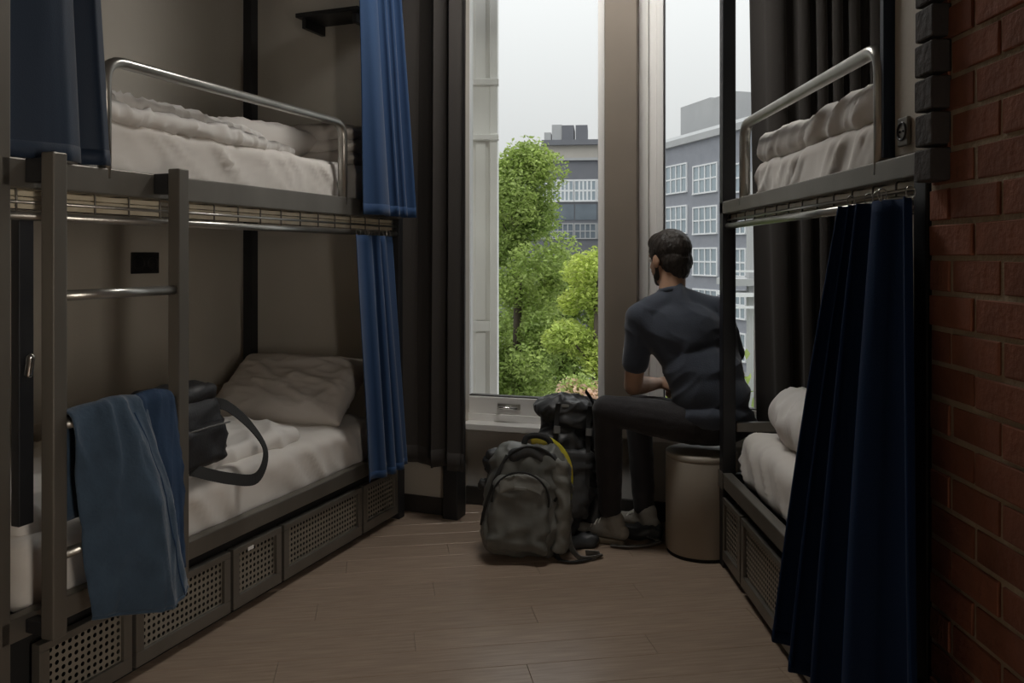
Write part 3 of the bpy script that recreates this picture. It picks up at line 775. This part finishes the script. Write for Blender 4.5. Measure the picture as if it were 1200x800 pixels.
def hand(wr, d, n, thumb_side):
    """palm and five curled fingers; d = pointing direction, n = back of the hand"""
    d = d.normalized(); n = (n - d*n.dot(d)).normalized(); s = d.cross(n)*thumb_side
    out = []
    for k in range(4): out.append(('c', wr + s*(.012-.008*k), wr + d*.085 + s*(.027-.018*k), .019, .0125))
    for k in range(4):
        L_ = (.038,.043,.040,.031)[k]; b0 = wr + d*.088 + s*(.030-.020*k)
        b1 = b0 + d*L_*.85 - n*L_*.45; b2 = b1 + d*L_*.25 - n*L_*.75; b3 = b2 - d*L_*.4 - n*L_*.45
        out += [('c', b0, b1, .0095, .0088, 10, 3), ('c', b1, b2, .0088, .0080, 10, 3), ('c', b2, b3, .0080, .0072, 10, 3)]
    t0 = wr + d*.022 + s*.026; t1 = t0 + d*.036 + s*.030 - n*.010; t2 = t1 + d*.034 + s*.004 - n*.012
    out += [('c', t0, t1, .0135, .0110, 10, 3), ('c', t1, t2, .0110, .0085, 10, 3)]
    return out
dL = Vector((.86,.18,.06)); dR = Vector((-.80,-.05,-.02))
prims += hand(wrL, dL, Vector((.1,-.55,.8)), 1) + hand(wrR, dR, Vector((-.1,.3,.9)), -1)
body = blob('body', prims, .0052, 'skin', man, 4)
for s in (-1,1):
    bm = B(); ell_mesh(bm, H(s*.031,.079,.004), (.012,.012,.012), None, 14, 9); e = obj('eye', bm, 'white', man, True)
    bm = B(); ell_mesh(bm, H(s*.031,.0905,.004), (.005,.002,.005), HR, 10, 6); obj('iris', bm, 'hair', e, True)
# hair: short back and sides, longer on top; and stubble beard
hn = lambda p: .0035*fbm(p*60, 1, 3) + .004*ridge(Vector((p.x*35,p.y*35,p.z*14)), 1, 2)
blob('hair', [('e', H(0,-.016,.040), (.087,.106,.094), HR), ('e', H(0,-.050,-.012), (.078,.066,.074), HR), ('e', H(0,.032,.074), (.068,.062,.050), HR), ('e', H(0,-.066,-.055), (.052,.036,.046), HR),
     ('c', H(-.074,.020,.02), H(-.074,.016,-.012), .011, .008), ('c', H(.074,.020,.02), H(.074,.016,-.012), .011, .008)], .0042, 'hair', man, 5, hn)
blob('beard', [('c', H(-.060,.016,-.035), H(-.050,.024,-.070), .010, .014), ('c', H(.060,.016,-.035), H(.050,.024,-.070), .010, .014), ('c', H(-.046,.030,-.078), H(0,.072,-.098), .020, .022), ('c', H(.046,.030,-.078), H(0,.072,-.098), .020, .022), ('c', H(-.026,.082,-.05), H(.026,.082,-.05), .008, .008)], .004, 'hair', man, 2, lambda p: .0015*fbm(p*90, 1, 2))
# t-shirt
def shf(p):
    q = Vector(p)
    t = max(0, min(1, (q.z-.55)/.5))
    return .013*crease(Vector((q.x*3.2+q.z*2.6, q.y*3, q.z*4.0-q.x*2.4)), 1, 2.2)*(1-.45*t) + .004*fbm(q*9, 1, 2)
hem0 = TP(pel,0,0,-.045)
slL = shL.lerp(elL, .60); slR = shR.lerp(elR, .60)
shirt = [('e', TP(che,0,.0,.035), (.185,.118,.155), TR), ('e', TP(wai,.01,-.005,.05), (.172,.118,.17), TR), ('e', TP(wai,.012,-.008,-.03), (.170,.120,.14), TR), ('e', TP(pel,.015,-.012,.025), (.178,.128,.085), TR),
  ('c', nek-up_*.012, shL+up_*.006, .066, .056), ('c', nek-up_*.012, shR+up_*.006, .066, .056), ('c', nek+up_*.010, nek-up_*.05, .066, .085), ('c', shL, slL, .060, .063), ('c', shR, slR, .060, .063), ('c', nek-up_*.01, che, .066, .12),
  ('c', TP(pel,.02,-.02,-.01), TP(pel,.17,.02,-.018), .075, .045), ('c', shR, TP(wai,.10,0,.0), .06, .07), ('c', shL, TP(che,-.08,0,-.05), .062, .08)]
blob('t_shirt', shirt, .0065, 'shirt', man, 22, shf)
# ribbed collar hugging the neck
ctr = nek + up_*.020
obj('collar', sweep(B(), [ctr + lat*.064*math.cos(t) + fwd*(.062*math.sin(t)+.004) + up_*(-.010*math.sin(t)) for t in [2*math.pi*k/32 for k in range(32)]], [(-.004,-.014),(.006,-.014),(.003,.009),(-.002,.009)], True, up_), 'shirt', man, True)
for a, b, nm in ((shL, slL, 'sleeve_hem'), (shR, slR, 'sleeve_hem')):
    d = (b-a).normalized(); q = b + d*.046; s = d.orthogonal().normalized(); t_ = d.cross(s)
    obj(nm, tube(B(), [q + s*.047*math.cos(k*math.pi/12) + t_*.047*math.sin(k*math.pi/12) for k in range(24)], .005, 6, True, up=d), 'shirt', man, True)
# trousers
def trf(p):
    q = Vector(p); return .006*(ridge(Vector((q.x*8, q.y*8, q.z*10)), 1, 3)-.2)
blob('trousers', [('e', TP(pel,0,0,-.01), (.165,.125,.085), TR), ('c', hipL, hipL.lerp(knL,.5), .088, .080), ('c', hipL.lerp(knL,.5), knL, .080, .066), ('c', knL, knL.lerp(anL,.4), .064, .062), ('c', knL.lerp(anL,.4), anL+Vector((0,0,.02)), .062, .050),
  ('c', hipR, hipR.lerp(knR,.5), .088, .078), ('c', hipR.lerp(knR,.5), knR, .078, .064), ('c', knR, anR+Vector((0,0,.02)), .062, .050), ('c', hipL, hipR, .088, .088)], .0065, 'trouser', man, 4, trf)
# shoes
def shoe(an, ang):
    base = Vector((an.x, an.y, 0)); Rz = Matrix.Translation(base) @ Matrix.Rotation(ang, 4, 'Z')     # toe towards local +x
    q = lambda x, y, z: Rz @ Vector((x, y, z))
    u = blob('shoe', [('c', q(-.055,0,.055), q(.02,0,.060), .036, .038), ('c', q(.02,0,.060), q(.13,0,.040), .040, .030), ('c', q(.13,.008,.040), q(.185,.004,.036), .034, .026), ('c', q(-.035,0,.06), q(-.02,0,.105), .040, .046), ('c', q(.04,0,.062), q(0,0,.10), .036, .040)], .005, 'shoe', man, 3)
    V, Fc = softbox(.140, .044, .014, .012, (14,8,3), warp=lambda p: Vector((p.x+.062, p.y*(1.0+.16*math.sin(p.x*14+.2)) , p.z+.014+ (.012*max(0,(p.x-.07)/.07)**2))))
    pyobj('sole', [Rz @ p for p in V], Fc, 'sole', u, True)
    for k in range(5):
        x = .035+.020*k; z = .108-.0125*k
        obj('lace', tube(B(), spline([q(x,-.030,z-.018), q(x+.004,-.012,z), q(x+.006,.012,z), q(x+.01,.030,z-.018)], 4), .0032, 6), 'lace', u, True)
    obj('tongue', tube(B(), [q(.03,0,.105), q(.012,0,.150)], .016, 8), 'shoe', u, True)
shoe(anL, R(150)); shoe(anR, R(128))

# ------------------------------------------------------------------ backpacks
def strap(bm, pts, wd=.022, th=.003, up=Vector((0,0,1)), seg=6): return sweep(bm, spline(pts, seg), rect(wd, th), up=up)
# tall dark rucksack leaning against the wall
big = empty('rucksack', (.215, 3.80, 0), (R(-11), R(6), R(8))); tag(big, 'tall dark trekking rucksack leaning against the wall below the window', 'backpack')
def crush(a, s, seed): return lambda p, n: a*(1.5*crease(Vector((p.x*s+seed, p.y*s, p.z*s*1.3)), .8, 2.4) + 1.2*fbm(Vector((p.x*s,p.y*s,p.z*s+seed)), .6, 2) - .4)
def bigw(p):
    t = (p.z+.27)/.54
    return Vector((p.x*(.92+.18*math.sin(t*2.2)), p.y*(.95+.12*math.sin(t*3)), p.z))
bigd = lambda p: .020*crease(Vector((p.x*7+p.z*4, p.y*7, p.z*8-p.x*4)), 1, 2.4) + .014*fbm(p*7, 1, 3)
blob('main_bag', [('c', (0,0,.105), (.005,0,.30), .108, .125), ('c', (.005,0,.30), (-.01,-.01,.50), .125, .110), ('e', (-.03,-.02,.12), (.125,.105,.12)), ('e', (.04,-.03,.27), (.12,.11,.15)), ('e', (0,-.07,.22), (.10,.065,.15)), ('e', (-.02,-.05,.43), (.115,.08,.09))], .008, 'pack', big, 3, bigd)
blob('lid', [('e', (.0,-.02,.585), (.150,.130,.060)), ('e', (-.05,-.06,.575), (.10,.085,.055)), ('e', (.08,-.03,.570), (.085,.10,.055)), ('e', (.02,-.10,.545), (.11,.05,.045))], .007, 'pack', big, 3, lambda p: .016*crease(Vector((p.x*9, p.y*9, p.z*12+4)), 1, 2.4) + .010*fbm(p*12, 1, 3))
softo('front_pocket', (.105, .035, .15), .032, (16,8,20), 'pack', big, crush(.010, 10, 7), None, Matrix.Translation((0,-.125,.25)))
softo('side_pocket', (.03, .08, .10), .028, (8,12,14), 'pack', big, crush(.01, 10, 8), None, Matrix.Translation((.155,-.01,.15)))
for x in (-.075, .075):
    o = obj('compression_strap', strap(B(), [(x,-.165,.60),(x,-.150,.53),(x*1.05,-.158,.40),(x*1.1,-.160,.25),(x*1.1,-.150,.10)], up=Vector((0,1,0))), 'webbing', big)
    boxo('buckle', (x-.015,x+.015,-.176,-.162,.465,.50), 'buckle', o, .003)
obj('lid_strap', strap(B(), [(.06,-.12,.67),(.09,-.155,.62),(.10,-.16,.56)], up=Vector((1,0,0))), 'webbing', big)
boxo('lid_badge', (-.055,.0,-.152,-.146,.585,.600), 'khaki_lt', big, .002)
for sx_ in (1,):
    obj('shoulder_strap', strap(B(), [(.10,.10,.58),(.16,.12,.50),(.175,.10,.36),(.165,.09,.22),(.14,.09,.10)], .06, .014, Vector((0,1,0))), 'pack', big, True)
    obj('hanging_strap', strap(B(), [(.165,-.02,.50),(.172,-.03,.40),(.17,-.03,.24),(.173,-.03,.08)], .016, .003, Vector((0,1,0))), 'webbing', big)
    obj('hanging_strap', strap(B(), [(.205,.03,.52),(.212,.02,.40),(.208,.02,.24),(.212,.02,.10)], .012, .003, Vector((0,1,0))), 'webbing', big)
for k in range(5): obj('lacing', tube(B(), [(.125-.008*(k%2),-.118,.30+.035*k),(.165,-.06,.318+.035*k)], .0025, 6), 'buckle', big, True)
# smaller olive-grey daypack standing in front of it
day = empty('daypack', (.045, 3.56, 0), (R(-9), R(4), R(-4))); tag(day, 'olive-grey daypack with yellow lining standing on the floor', 'backpack')
def dayw(p):
    t = (p.z+.225)/.45
    wd = 1.0 - .40*max(0,t-.55)**1.3/.45**.3 + .04*math.sin(t*3)
    return Vector((p.x*wd + .012*(t-.5), p.y*(1.0-.22*max(0,t-.4)), p.z))
softo('main_bag', (.182, .095, .235), .085, (26,14,30), 'khaki', day, crush(.013, 7, 3), dayw, Matrix.Translation((0,0,.238)))
def pockw(p):
    t = (p.z+.16)/.32
    return Vector((p.x*(1-.30*max(0,t-.5)**1.2), p.y*(1-.25*t), p.z))
softo('front_pocket', (.128, .034, .155), .032, (22,8,26), 'khaki', day, crush(.010, 9, 12), pockw, Matrix.Translation((-.022,-.100,.185)))
softo('pocket_flap', (.090, .007, .030), .006, (18,4,8), 'khaki_lt', day, crush(.005, 14, 4), lambda p: Vector((p.x*(1-2.2*max(0,p.z)), p.y - 1.2*p.x*p.x*0, p.z - 3.0*p.x*p.x)), Matrix.Translation((-.022,-.124,.322)) @ Matrix.Rotation(R(-12),4,'X'))
boxo('flap_clip', (-.052,.0,-.150,-.136,.290,.304), 'khaki_lt', day, .003)
softo('side_panel', (.030, .045, .185), .026, (8,10,26), 'khaki_lt', day, crush(.010, 11, 6), lambda p: Vector((p.x - .10*max(0,p.z)-.35*max(0,p.z)**2, p.y, p.z)), Matrix.Translation((.158,-.055,.235)))
softo('top_panel', (.115, .06, .028), .026, (18,10,6), 'pack', day, crush(.008, 12, 9), lambda p: Vector((p.x, p.y, p.z-2.0*p.x*p.x)), Matrix.Translation((.015,-.030,.440)))
arc = [(-.022+.122*math.cos(R(a)), -.137+.012*(1-math.sin(R(a))), .245+.118*math.sin(R(a))) for a in range(-8,189,7)]
obj('zip', tube(B(), arc, .0042, 6, up=Vector((0,1,0))), 'webbing', day, True)
arc2 = [(.012+.135*math.cos(R(a)), -.090, .330+.140*math.sin(R(a))) for a in range(-35,216,8)]
obj('zip', tube(B(), arc2, .0055, 6, up=Vector((0,1,0))), 'webbing', day, True)
obj('grab_handle', strap(B(), [(-.03,.02,.462),(-.02,.02,.500),(.03,.02,.512),(.08,.02,.495),(.10,.02,.445)], .026, .008, Vector((0,1,0))), 'webbing', day, True)
yl = [(.0,.045,.478),(.06,.045,.486),(.12,.045,.455),(.160,.045,.395),(.172,.045,.31),(.165,.045,.22)]
obj('yellow_lining', sweep(B(), spline(yl, 6), rect(.055,.022), up=Vector((0,1,0))), 'yellow', day, True, bevel=.006)
for (x,z,r_) in ((-.165,.37,.030),(-.150,.405,.026),(-.190,.285,.017)):
    softo('strap_bundle', (r_,r_,r_*.9), r_*.6, (8,8,8), 'pack', day, crush(.010, 22, x*40), None, Matrix.Translation((x,.0,z)))
obj('side_strap', strap(B(), [(-.185,-.05,.12),(-.172,-.085,.20),(-.135,-.10,.33),(-.095,-.085,.425)], .014, .004, Vector((0,1,0))), 'webbing', day)
# loose straps on the floor to the right
fs = lambda pts: [Vector((p[0]-.045, p[1]-3.56, p[2])) for p in pts]
dayf = empty('loose_strap', (.22, 3.60, 0)); tag(dayf, 'grey webbing strap lying on the floor beside the daypack', 'strap')
ff = lambda pts: [Vector((p[0]-.22, p[1]-3.60, p[2])) for p in pts]
obj('webbing', sweep(B(), spline(ff([P(655,583,3.60), P(664,605,3.57), Vector((.25,3.53,.06)), Vector((.29,3.50,.012)), Vector((.35,3.50,.012)), Vector((.38,3.54,.014)), Vector((.32,3.56,.012))]),7), rect(.026,.004), up=Vector((.3,1,.4))), 'buckle', dayf)
obj('webbing', sweep(B(), spline(ff([P(652,600,3.60), Vector((.19,3.50,.03)), Vector((.23,3.465,.010)), Vector((.30,3.475,.010)), Vector((.36,3.53,.010))]),7), rect(.022,.004), up=Vector((0,.1,1))), 'webbing', dayf)
softo('hip_pad', (.10,.04,.022), .02, (14,10,6), 'pack', dayf, crush(.012,14,2), None, Matrix.Translation((.06,.06,.026)) @ Matrix.Rotation(R(25),4,'Z'))
# dark strap and small pouch by the man's feet
lp = tag(empty('loose_strap', (.56, 3.68, 0)), 'dark strap trailing on the floor beside the stool', 'strap')
lf = lambda pts: [Vector((p[0]-.56, p[1]-3.68, p[2])) for p in pts]
obj('webbing', sweep(B(), spline(lf([(.44,3.66,.010),(.52,3.64,.012),(.60,3.66,.010),(.66,3.70,.014),(.62,3.74,.022)]),7), rect(.03,.005), up=Vector((0,.2,1))), 'buckle', lp)
softo('strap_pad', (.09,.04,.025), .022, (14,8,6), 'pack', lp, crush(.010,16,3), None, Matrix.Translation((.04,.10,.03)) @ Matrix.Rotation(R(-12),4,'Z'))

# ------------------------------------------------------------------ jeans over the second rung, black bag on the bed
jn = tag(empty('jeans', LP(LX, -.30, .30), LROT), 'faded blue jeans draped over the second ladder rung', 'jeans')
RZ = .853 + .0145 - .30
def jfn(y0a, y1a, y0b, y1b, zend, bulge, thick_off, seed, zback=.28):
    def fn(u, v):
        # v: 0 back hem .. .22 top .. 1 front hem
        if v < .2:
            t = v/.2; x = -.028-thick_off; z = zback + (RZ-.01-zback)*t; fr = 0
        elif v < .3:
            t = (v-.2)/.1; a = math.pi*(1-t); x = (.028+thick_off)*math.cos(a); z = RZ-.01 + (.026+thick_off)*math.sin(a); fr = 0
        else:
            t = (v-.3)/.7; x = .028+thick_off; z = RZ-.01 + (zend-RZ+.01)*t; fr = t
        yy = (y0a + (y1a-y0a)*u)*(1-fr) + (y0b + (y1b-y0b)*u)*fr
        env = (u/.52 if u < .52 else ((1-u)/.48)**.6)
        k = bulge*env*(.25+.75*min(1, fr*2.2))*(1 if v > .2 else .25)
        x += k + (.016*crease(Vector((u*3.2+seed+fr*.8, fr*1.3-u*.6, seed)), 1.0, 2.2)+.010*fbm(Vector((u*3,fr*3,seed)),1,2))*min(1, v*4)
        z += .022*env*(1 if .1 < v < .45 else .3) * (1-fr)
        z += .012*math.sin(u*5+seed)*fr
        return Vector((x, yy, z))
    return fn
V, Fc = sheet_mesh(jfn(-.205,.045,-.150,.185, .015, .125, .004, 2), 44, 60, .006); pyobj('leg_panel', V, Fc, 'denim', jn, True)
V, Fc = sheet_mesh(jfn(-.02,.165,.03,.200, .05, .050, .0, 5), 34, 56, .006); pyobj('second_leg', V, Fc, 'denim2', jn, True)
f = jfn(-.205,.045,-.150,.185, .015, .125, .004, 2)
obj('hem', tube(B(), [f(k/30, 1.0) for k in range(31)], .006, 6, up=Vector((0,0,1))), 'denim', jn, True)
obj('seam', tube(B(), [f(.72, .32+.68*k/30)+Vector((.003,0,0)) for k in range(31)], .0030, 6), 'denim2', jn, True)

bg_ = tag(empty('shoulder_bag', LP(-.125, .165, .550), LROT), 'black nylon shoulder bag with a looped strap on the lower left bunk', 'bag')
softo('body', (.10, .155, .125), .045, (12,16,14), 'bag', bg_, crush(.012, 7, 3), lambda p: Vector((p.x*(1-.9*max(0,p.z)), p.y*(1-.5*max(0,p.z)), p.z)), Matrix.Translation((-.02,-.02,.128)) @ Matrix.Rotation(R(6),4,'Z'))
softo('front_pocket', (.022, .115, .065), .02, (6,14,10), 'bag', bg_, crush(.006, 12, 6), None, Matrix.Translation((.088,-.01,.095)) @ Matrix.Rotation(R(6),4,'Z'))
softo('flap', (.075, .14, .03), .026, (10,14,6), 'bag', bg_, crush(.008, 10, 8), None, Matrix.Translation((-.02,-.03,.265)))
obj('zip', tube(B(), spline([(.113,-.12,.158),(.117,0,.162),(.108,.105,.158)],6), .003, 6), 'buckle', bg_, True)
obj('strap', sweep(B(), spline([(.02,.105,.22),(.05,.16,.20),(.10,.225,.12),(.165,.23,.03),(.19,.15,-.045),(.17,.03,-.02),(.10,-.08,.03)],8), rect(.040,.004), up=Vector((1,.25,.1))), 'webbing', bg_)

# ------------------------------------------------------------------ outside: facade of the next bay, buildings, trees, street
GZ = -6.0
tag(boxo('ground', (-60, 70, 5.4, 130, GZ-.2, GZ), 'ground'), kind='structure')
# white facade strip of the neighbouring bay seen at the left edge of the window
nf = tag(empty('neighbouring_facade', (0,0,0)), 'white panelled facade strip just outside the left of the window', 'facade')
FZ = 5.3
fx = lambda x: (x-600)*FZ/F
fz = lambda y: CH-(y-HZ)*FZ/F
boxo('pier', (fx(574), fx(583), FZ, FZ+.5, GZ, 5.5), 'facade', nf, .004)
boxo('backing', (fx(510), fx(574.2), FZ+.05, FZ+.5, GZ, 5.5), 'facade', nf)
for y0_, y1_ in ((93,100),(158,164)): boxo('ledge', (fx(512), fx(584.5), FZ-.03, FZ+.05, fz(y1_), fz(y0_)), 'facade', nf, .004)
boxo('frieze', (fx(512), fx(574), FZ+.005, FZ+.05, fz(158), fz(100)), 'facade', nf, .004)
boxo('cross_rail', (fx(512), fx(574), FZ+.005, FZ+.05, fz(388), fz(376)), 'facade', nf, .004)
for a, b in ((fz(92), 5.4), (fz(375), fz(166)), (GZ, fz(390))):
    boxo('stile', (fx(557), fx(569), FZ+.02, FZ+.05, a, b), 'facade', nf, .003)

def building(name, org, ang, label): return tag(empty(name, org, (0,0,ang)), label, 'building')
def win(parent, x0, x1, z0, z1, nx, nz, y=-.0, mg='bld_glass', bar=.10, mf='bld_white'):
    p = boxo('window', (x0, x1, y-.02, y+.14, z0, z1), mg, parent)
    t = bar
    for nm, d in (('frame_top',(x0-t,x1+t,y-.10,y+.02,z1,z1+t)),('frame_bottom',(x0-t,x1+t,y-.14,y+.02,z0-t,z0)),('frame_side',(x0-t,x0,y-.10,y+.02,z0,z1)),('frame_side',(x1,x1+t,y-.10,y+.02,z0,z1))):
        boxo(nm, d, mf, p)
    for k in range(1, nx):
        x = x0+(x1-x0)*k/nx; boxo('glazing_bar', (x-t/2, x+t/2, y-.08, y-.02, z0, z1), mf, p)
    for k in range(1, nz):
        z = z0+(z1-z0)*k/nz; boxo('glazing_bar', (x0, x1, y-.075, y-.02, z-t/2, z+t/2), mf, p)
    return p
# right: grey block; facade plane through two points on the parapet line
ZA, ZB = 62.0, 54.5
PA = P(777,168,ZA); PB = P(843,150.0,ZB); top_z = (PA.z+PB.z)/2
angR = math.atan2(PB.y-PA.y, PB.x-PA.x); LRf = math.hypot(PB.x-PA.x, PB.y-PA.y)
gb = building('grey_building', (PA.x, PA.y, 0), angR, 'grey brick block with white gridded windows seen beyond the man')
def u_of(px):    # distance along that facade for an image column
    k = (px-600)/F; c, s_ = math.cos(angR), math.sin(angR)
    return (k*PA.y - PA.x)/(c - k*s_)
def dep(u): return PA.y + u*math.sin(angR)
boxo('wall', (-9, 13, 0, 12, GZ, top_z-.5), 'bld_grey', gb)
boxo('parapet', (-9.1, 13.1, -.25, .6, top_z-.5, top_z-.05), 'bld_conc', gb)
boxo('parapet_rail', (-9.1, 13.1, -.18, -.04, top_z-.05, top_z+.18), 'bld_white', gb)
for (x0,x1) in ((722,743),(751,773),(781,805),(813.5,840.5),(851,874),(884,910),(921,949)):
    a, b = u_of(x0), u_of(x1); Zm = dep((a+b)/2)
    for (ya, yb) in ((194,225),(243,273),(291.5,321.5),(340,370),(388,418)):
        sh_ = (822-(x0+x1)/2)*.27*(230-ya)/230*.35
        win(gb, a, b, CH-(yb+sh_-HZ)*Zm/F, CH-(ya+sh_-HZ)*Zm/F, 4, 2)
hx0, hx1 = u_of(780), u_of(838)
boxo('roof_house', (u_of(797), u_of(838), 1.5, 8, top_z-.5, CH+(HZ-118)*(dep(u_of(815))+1.5)/F), 'bld_conc', gb)
boxo('roof_house', (u_of(764), u_of(797), 2.5, 8, top_z-.5, CH+(HZ-122)*(dep(u_of(785))+2)/F), 'bld_conc', gb)
boxo('roof_house', (u_of(862), u_of(905), 1.5, 8, top_z-.5, CH+(HZ-121)*(dep(u_of(880))+1.5)/F), 'bld_conc', gb)
# left: darker long block
ZC = 78.0
ob = building('office_block', (P(600,0,ZC).x, ZC, 0), R(-6), 'dark office block with a white window band behind the trees')
ox = lambda px: (px-600)*ZC/F
oz = lambda y: CH-(y-HZ)*ZC/F
boxo('wall', (ox(560), ox(770), 0, 10, GZ, oz(188)), 'bld_dk', ob)
boxo('parapet', (ox(629), ox(770), .2, 10, oz(188), oz(171)), 'bld_beige', ob)
boxo('cornice', (ox(629), ox(770), -.25, .3, oz(189), oz(186)), 'bld_conc', ob)
boxo('roof_edge', (ox(635), ox(770), -.3, 10, oz(171), oz(165)), 'bld_dk', ob)
boxo('roof_plant', (ox(646), ox(658), 1, 5, oz(165), oz(145)), 'bld_conc', ob)
boxo('roof_plant', (ox(658.2), ox(672), .9, 5, oz(165), oz(146)), 'bld_dk', ob); boxo('roof_plant', (ox(674), ox(688), .9, 5, oz(165), oz(146)), 'bld_dk', ob)
boxo('roof_plant', (ox(637), ox(645), 1, 5, oz(165), oz(154)), 'bld_conc', ob)
for k in range(7):
    x0 = 596+k*26; win(ob, ox(x0), ox(x0+23), oz(235), oz(213), 5, 2, bar=.16)
for k in range(7):
    x0 = 596+k*26
    win(ob, ox(x0), ox(x0+23), oz(279), oz(263), 4, 2, mg='bld_glassdk', bar=.10, mf='bld_conc')
    boxo('spandrel', (ox(x0), ox(x0+24.5), -.06, .05, oz(258), oz(240)), 'bld_glassdk', ob)
    win(ob, ox(x0), ox(x0+23), oz(330), oz(310), 4, 2, mg='bld_glassdk', bar=.10, mf='bld_conc')
# concrete walkway railing closer on the right
wk = tag(empty('walkway', (0,0,0)), 'pale concrete walkway with rails seen right of the bunk post', 'walkway')
WZ = 26.0; wx = lambda px: (px-600)*WZ/F; wz = lambda y: CH-(y-HZ)*WZ/F
boxo('slab', (wx(858), wx(980), WZ, WZ+2, wz(335), wz(327)), 'bld_conc', wk); boxo('slab', (wx(858), wx(980), WZ, WZ+2, wz(348), wz(343)), 'bld_white', wk)
boxo('rail', (wx(858), wx(980), WZ, WZ+.06, wz(319), wz(316.5)), 'bld_white', wk); boxo('rail', (wx(858), wx(980), WZ, WZ+.06, wz(361.5), wz(358.5)), 'bld_white', wk)
boxo('column', (wx(881), wx(888), WZ+.3, WZ+.6, GZ, wz(200)), 'bld_conc', wk)

def crown(cx, cy, cz, rx, ry, rz, n, size, seed, lobes=26):
    rnd = random.Random(seed); V = []; Fc = []
    cl = []
    for k in range(lobes):
        a = rnd.uniform(0, 2*math.pi); h = rnd.uniform(-1, 1); rr = (max(0,1-h*h)**.35)*rnd.uniform(.15,.95)
        cl.append((Vector((cx+rx*rr*math.cos(a), cy+ry*rr*math.sin(a), cz+rz*h*.93)), rnd.uniform(.26,.46)))
    for i in range(n):
        c, r_ = cl[rnd.randrange(lobes)]
        d = Vector((rnd.gauss(0,1), rnd.gauss(0,1), rnd.gauss(0,1))).normalized()*rnd.random()**.45
        p = c + Vector((d.x*r_*rx*1.1, d.y*r_*ry*1.1, d.z*r_*rx*1.0))
        e = Euler((rnd.uniform(-1.1,1.1), rnd.uniform(-1.1,1.1), rnd.uniform(0,6.28))).to_matrix(); s = size*rnd.uniform(.6,1.3)
        b = len(V)
        for q in ((-.0,-1.0,0),(.48,-.1,.12),(0,1.0,-.08),(-.48,-.1,.12)): V.append(p + e @ (Vector(q)*s))
        Fc.append((b,b+1,b+2,b+3))
    return V, Fc, cl
def tree(name, c, r, n, size, seed, m, label, lobes=26):
    root = tag(empty(name, (c[0], c[1], GZ)), label, 'tree')
    V, Fc, cl = crown(0, 0, c[2]-GZ, *r, n, size, seed, lobes)
    o = pyobj('foliage', V, Fc, m, root); o['kind'] = 'stuff'
    bm_ = B(); sweep(bm_, [(0,0,0),(.03,.02,(c[2]-GZ)*.4),(-.04,.0,(c[2]-GZ)*.8),(.0,.03,c[2]-GZ+r[2]*.6)], lambda t: circ(.16*(1-.8*t)+.02, 8)); obj('trunk', bm_, 'bark', root, True)
    bm_ = B()
    for q, rr in cl[:14]:
        z0 = max(.5, q.z-r[0]*.9); sweep(bm_, [(0,0,z0),(q.x*.5,q.y*.5,(z0+q.z)/2+.1),(q.x,q.y,q.z)], lambda t: circ(.035*(1-.7*t), 6))
    obj('branches', bm_, 'bark', root, True)
    return root
tree('birch_tree', (.13, 15.5, .15), (1.0, 1.0, 3.3), 52000, .050, 3, 'leaf', 'tall leafy green tree left of the column outside', 75)
tree('birch_tree', (1.32, 12.6, -.95), (.75, .8, 2.45), 28000, .042, 8, 'leaf2', 'lower bright yellow-green tree beside the column outside', 45)
tree('birch_tree', (1.15, 18.5, -1.1), (1.5, 1.2, 2.6), 30000, .068, 14, 'leaf', 'dense green tree behind the two nearer trees outside', 60)
tree('birch_tree', (3.62, 21.5, -.2), (.62, .9, 2.6), 8000, .07, 21, 'leaf2', 'yellow-green tree beyond the man’s head', 22)
fb = tag(empty('blossom_shrub', (.78, 9.4, GZ)), 'shrub with pale pink blossom at the foot of the left window view', 'shrub')
V, Fc, cl = crown(0, 0, -.62-GZ, .55, .45, .42, 4000, .032, 5, 18); o = pyobj('foliage', V, Fc, 'leaf', fb); o['kind'] = 'stuff'
V, Fc, cl = crown(.0, -.10, -.34-GZ, .36, .30, .16, 1300, .030, 6, 16); o = pyobj('blossoms', V, Fc, 'blossom', fb); o['kind'] = 'stuff'
bm = B(); sweep(bm, [(0,0,0),(.05,0,2.4),(0,0,4.4),(.02,.02,5.0)], lambda t: circ(.06*(1-.6*t), 8)); obj('stem', bm, 'bark', fb, True)
hd = tag(empty('hedge', (1.0, 24, GZ)), 'green hedge along the far street below the buildings', 'hedge')
V, Fc, cl = crown(0, 0, 1.6, 9, 1.2, 2.0, 7000, .2, 31, 60); o = pyobj('foliage', V, Fc, 'leaf', hd); o['kind'] = 'stuff'
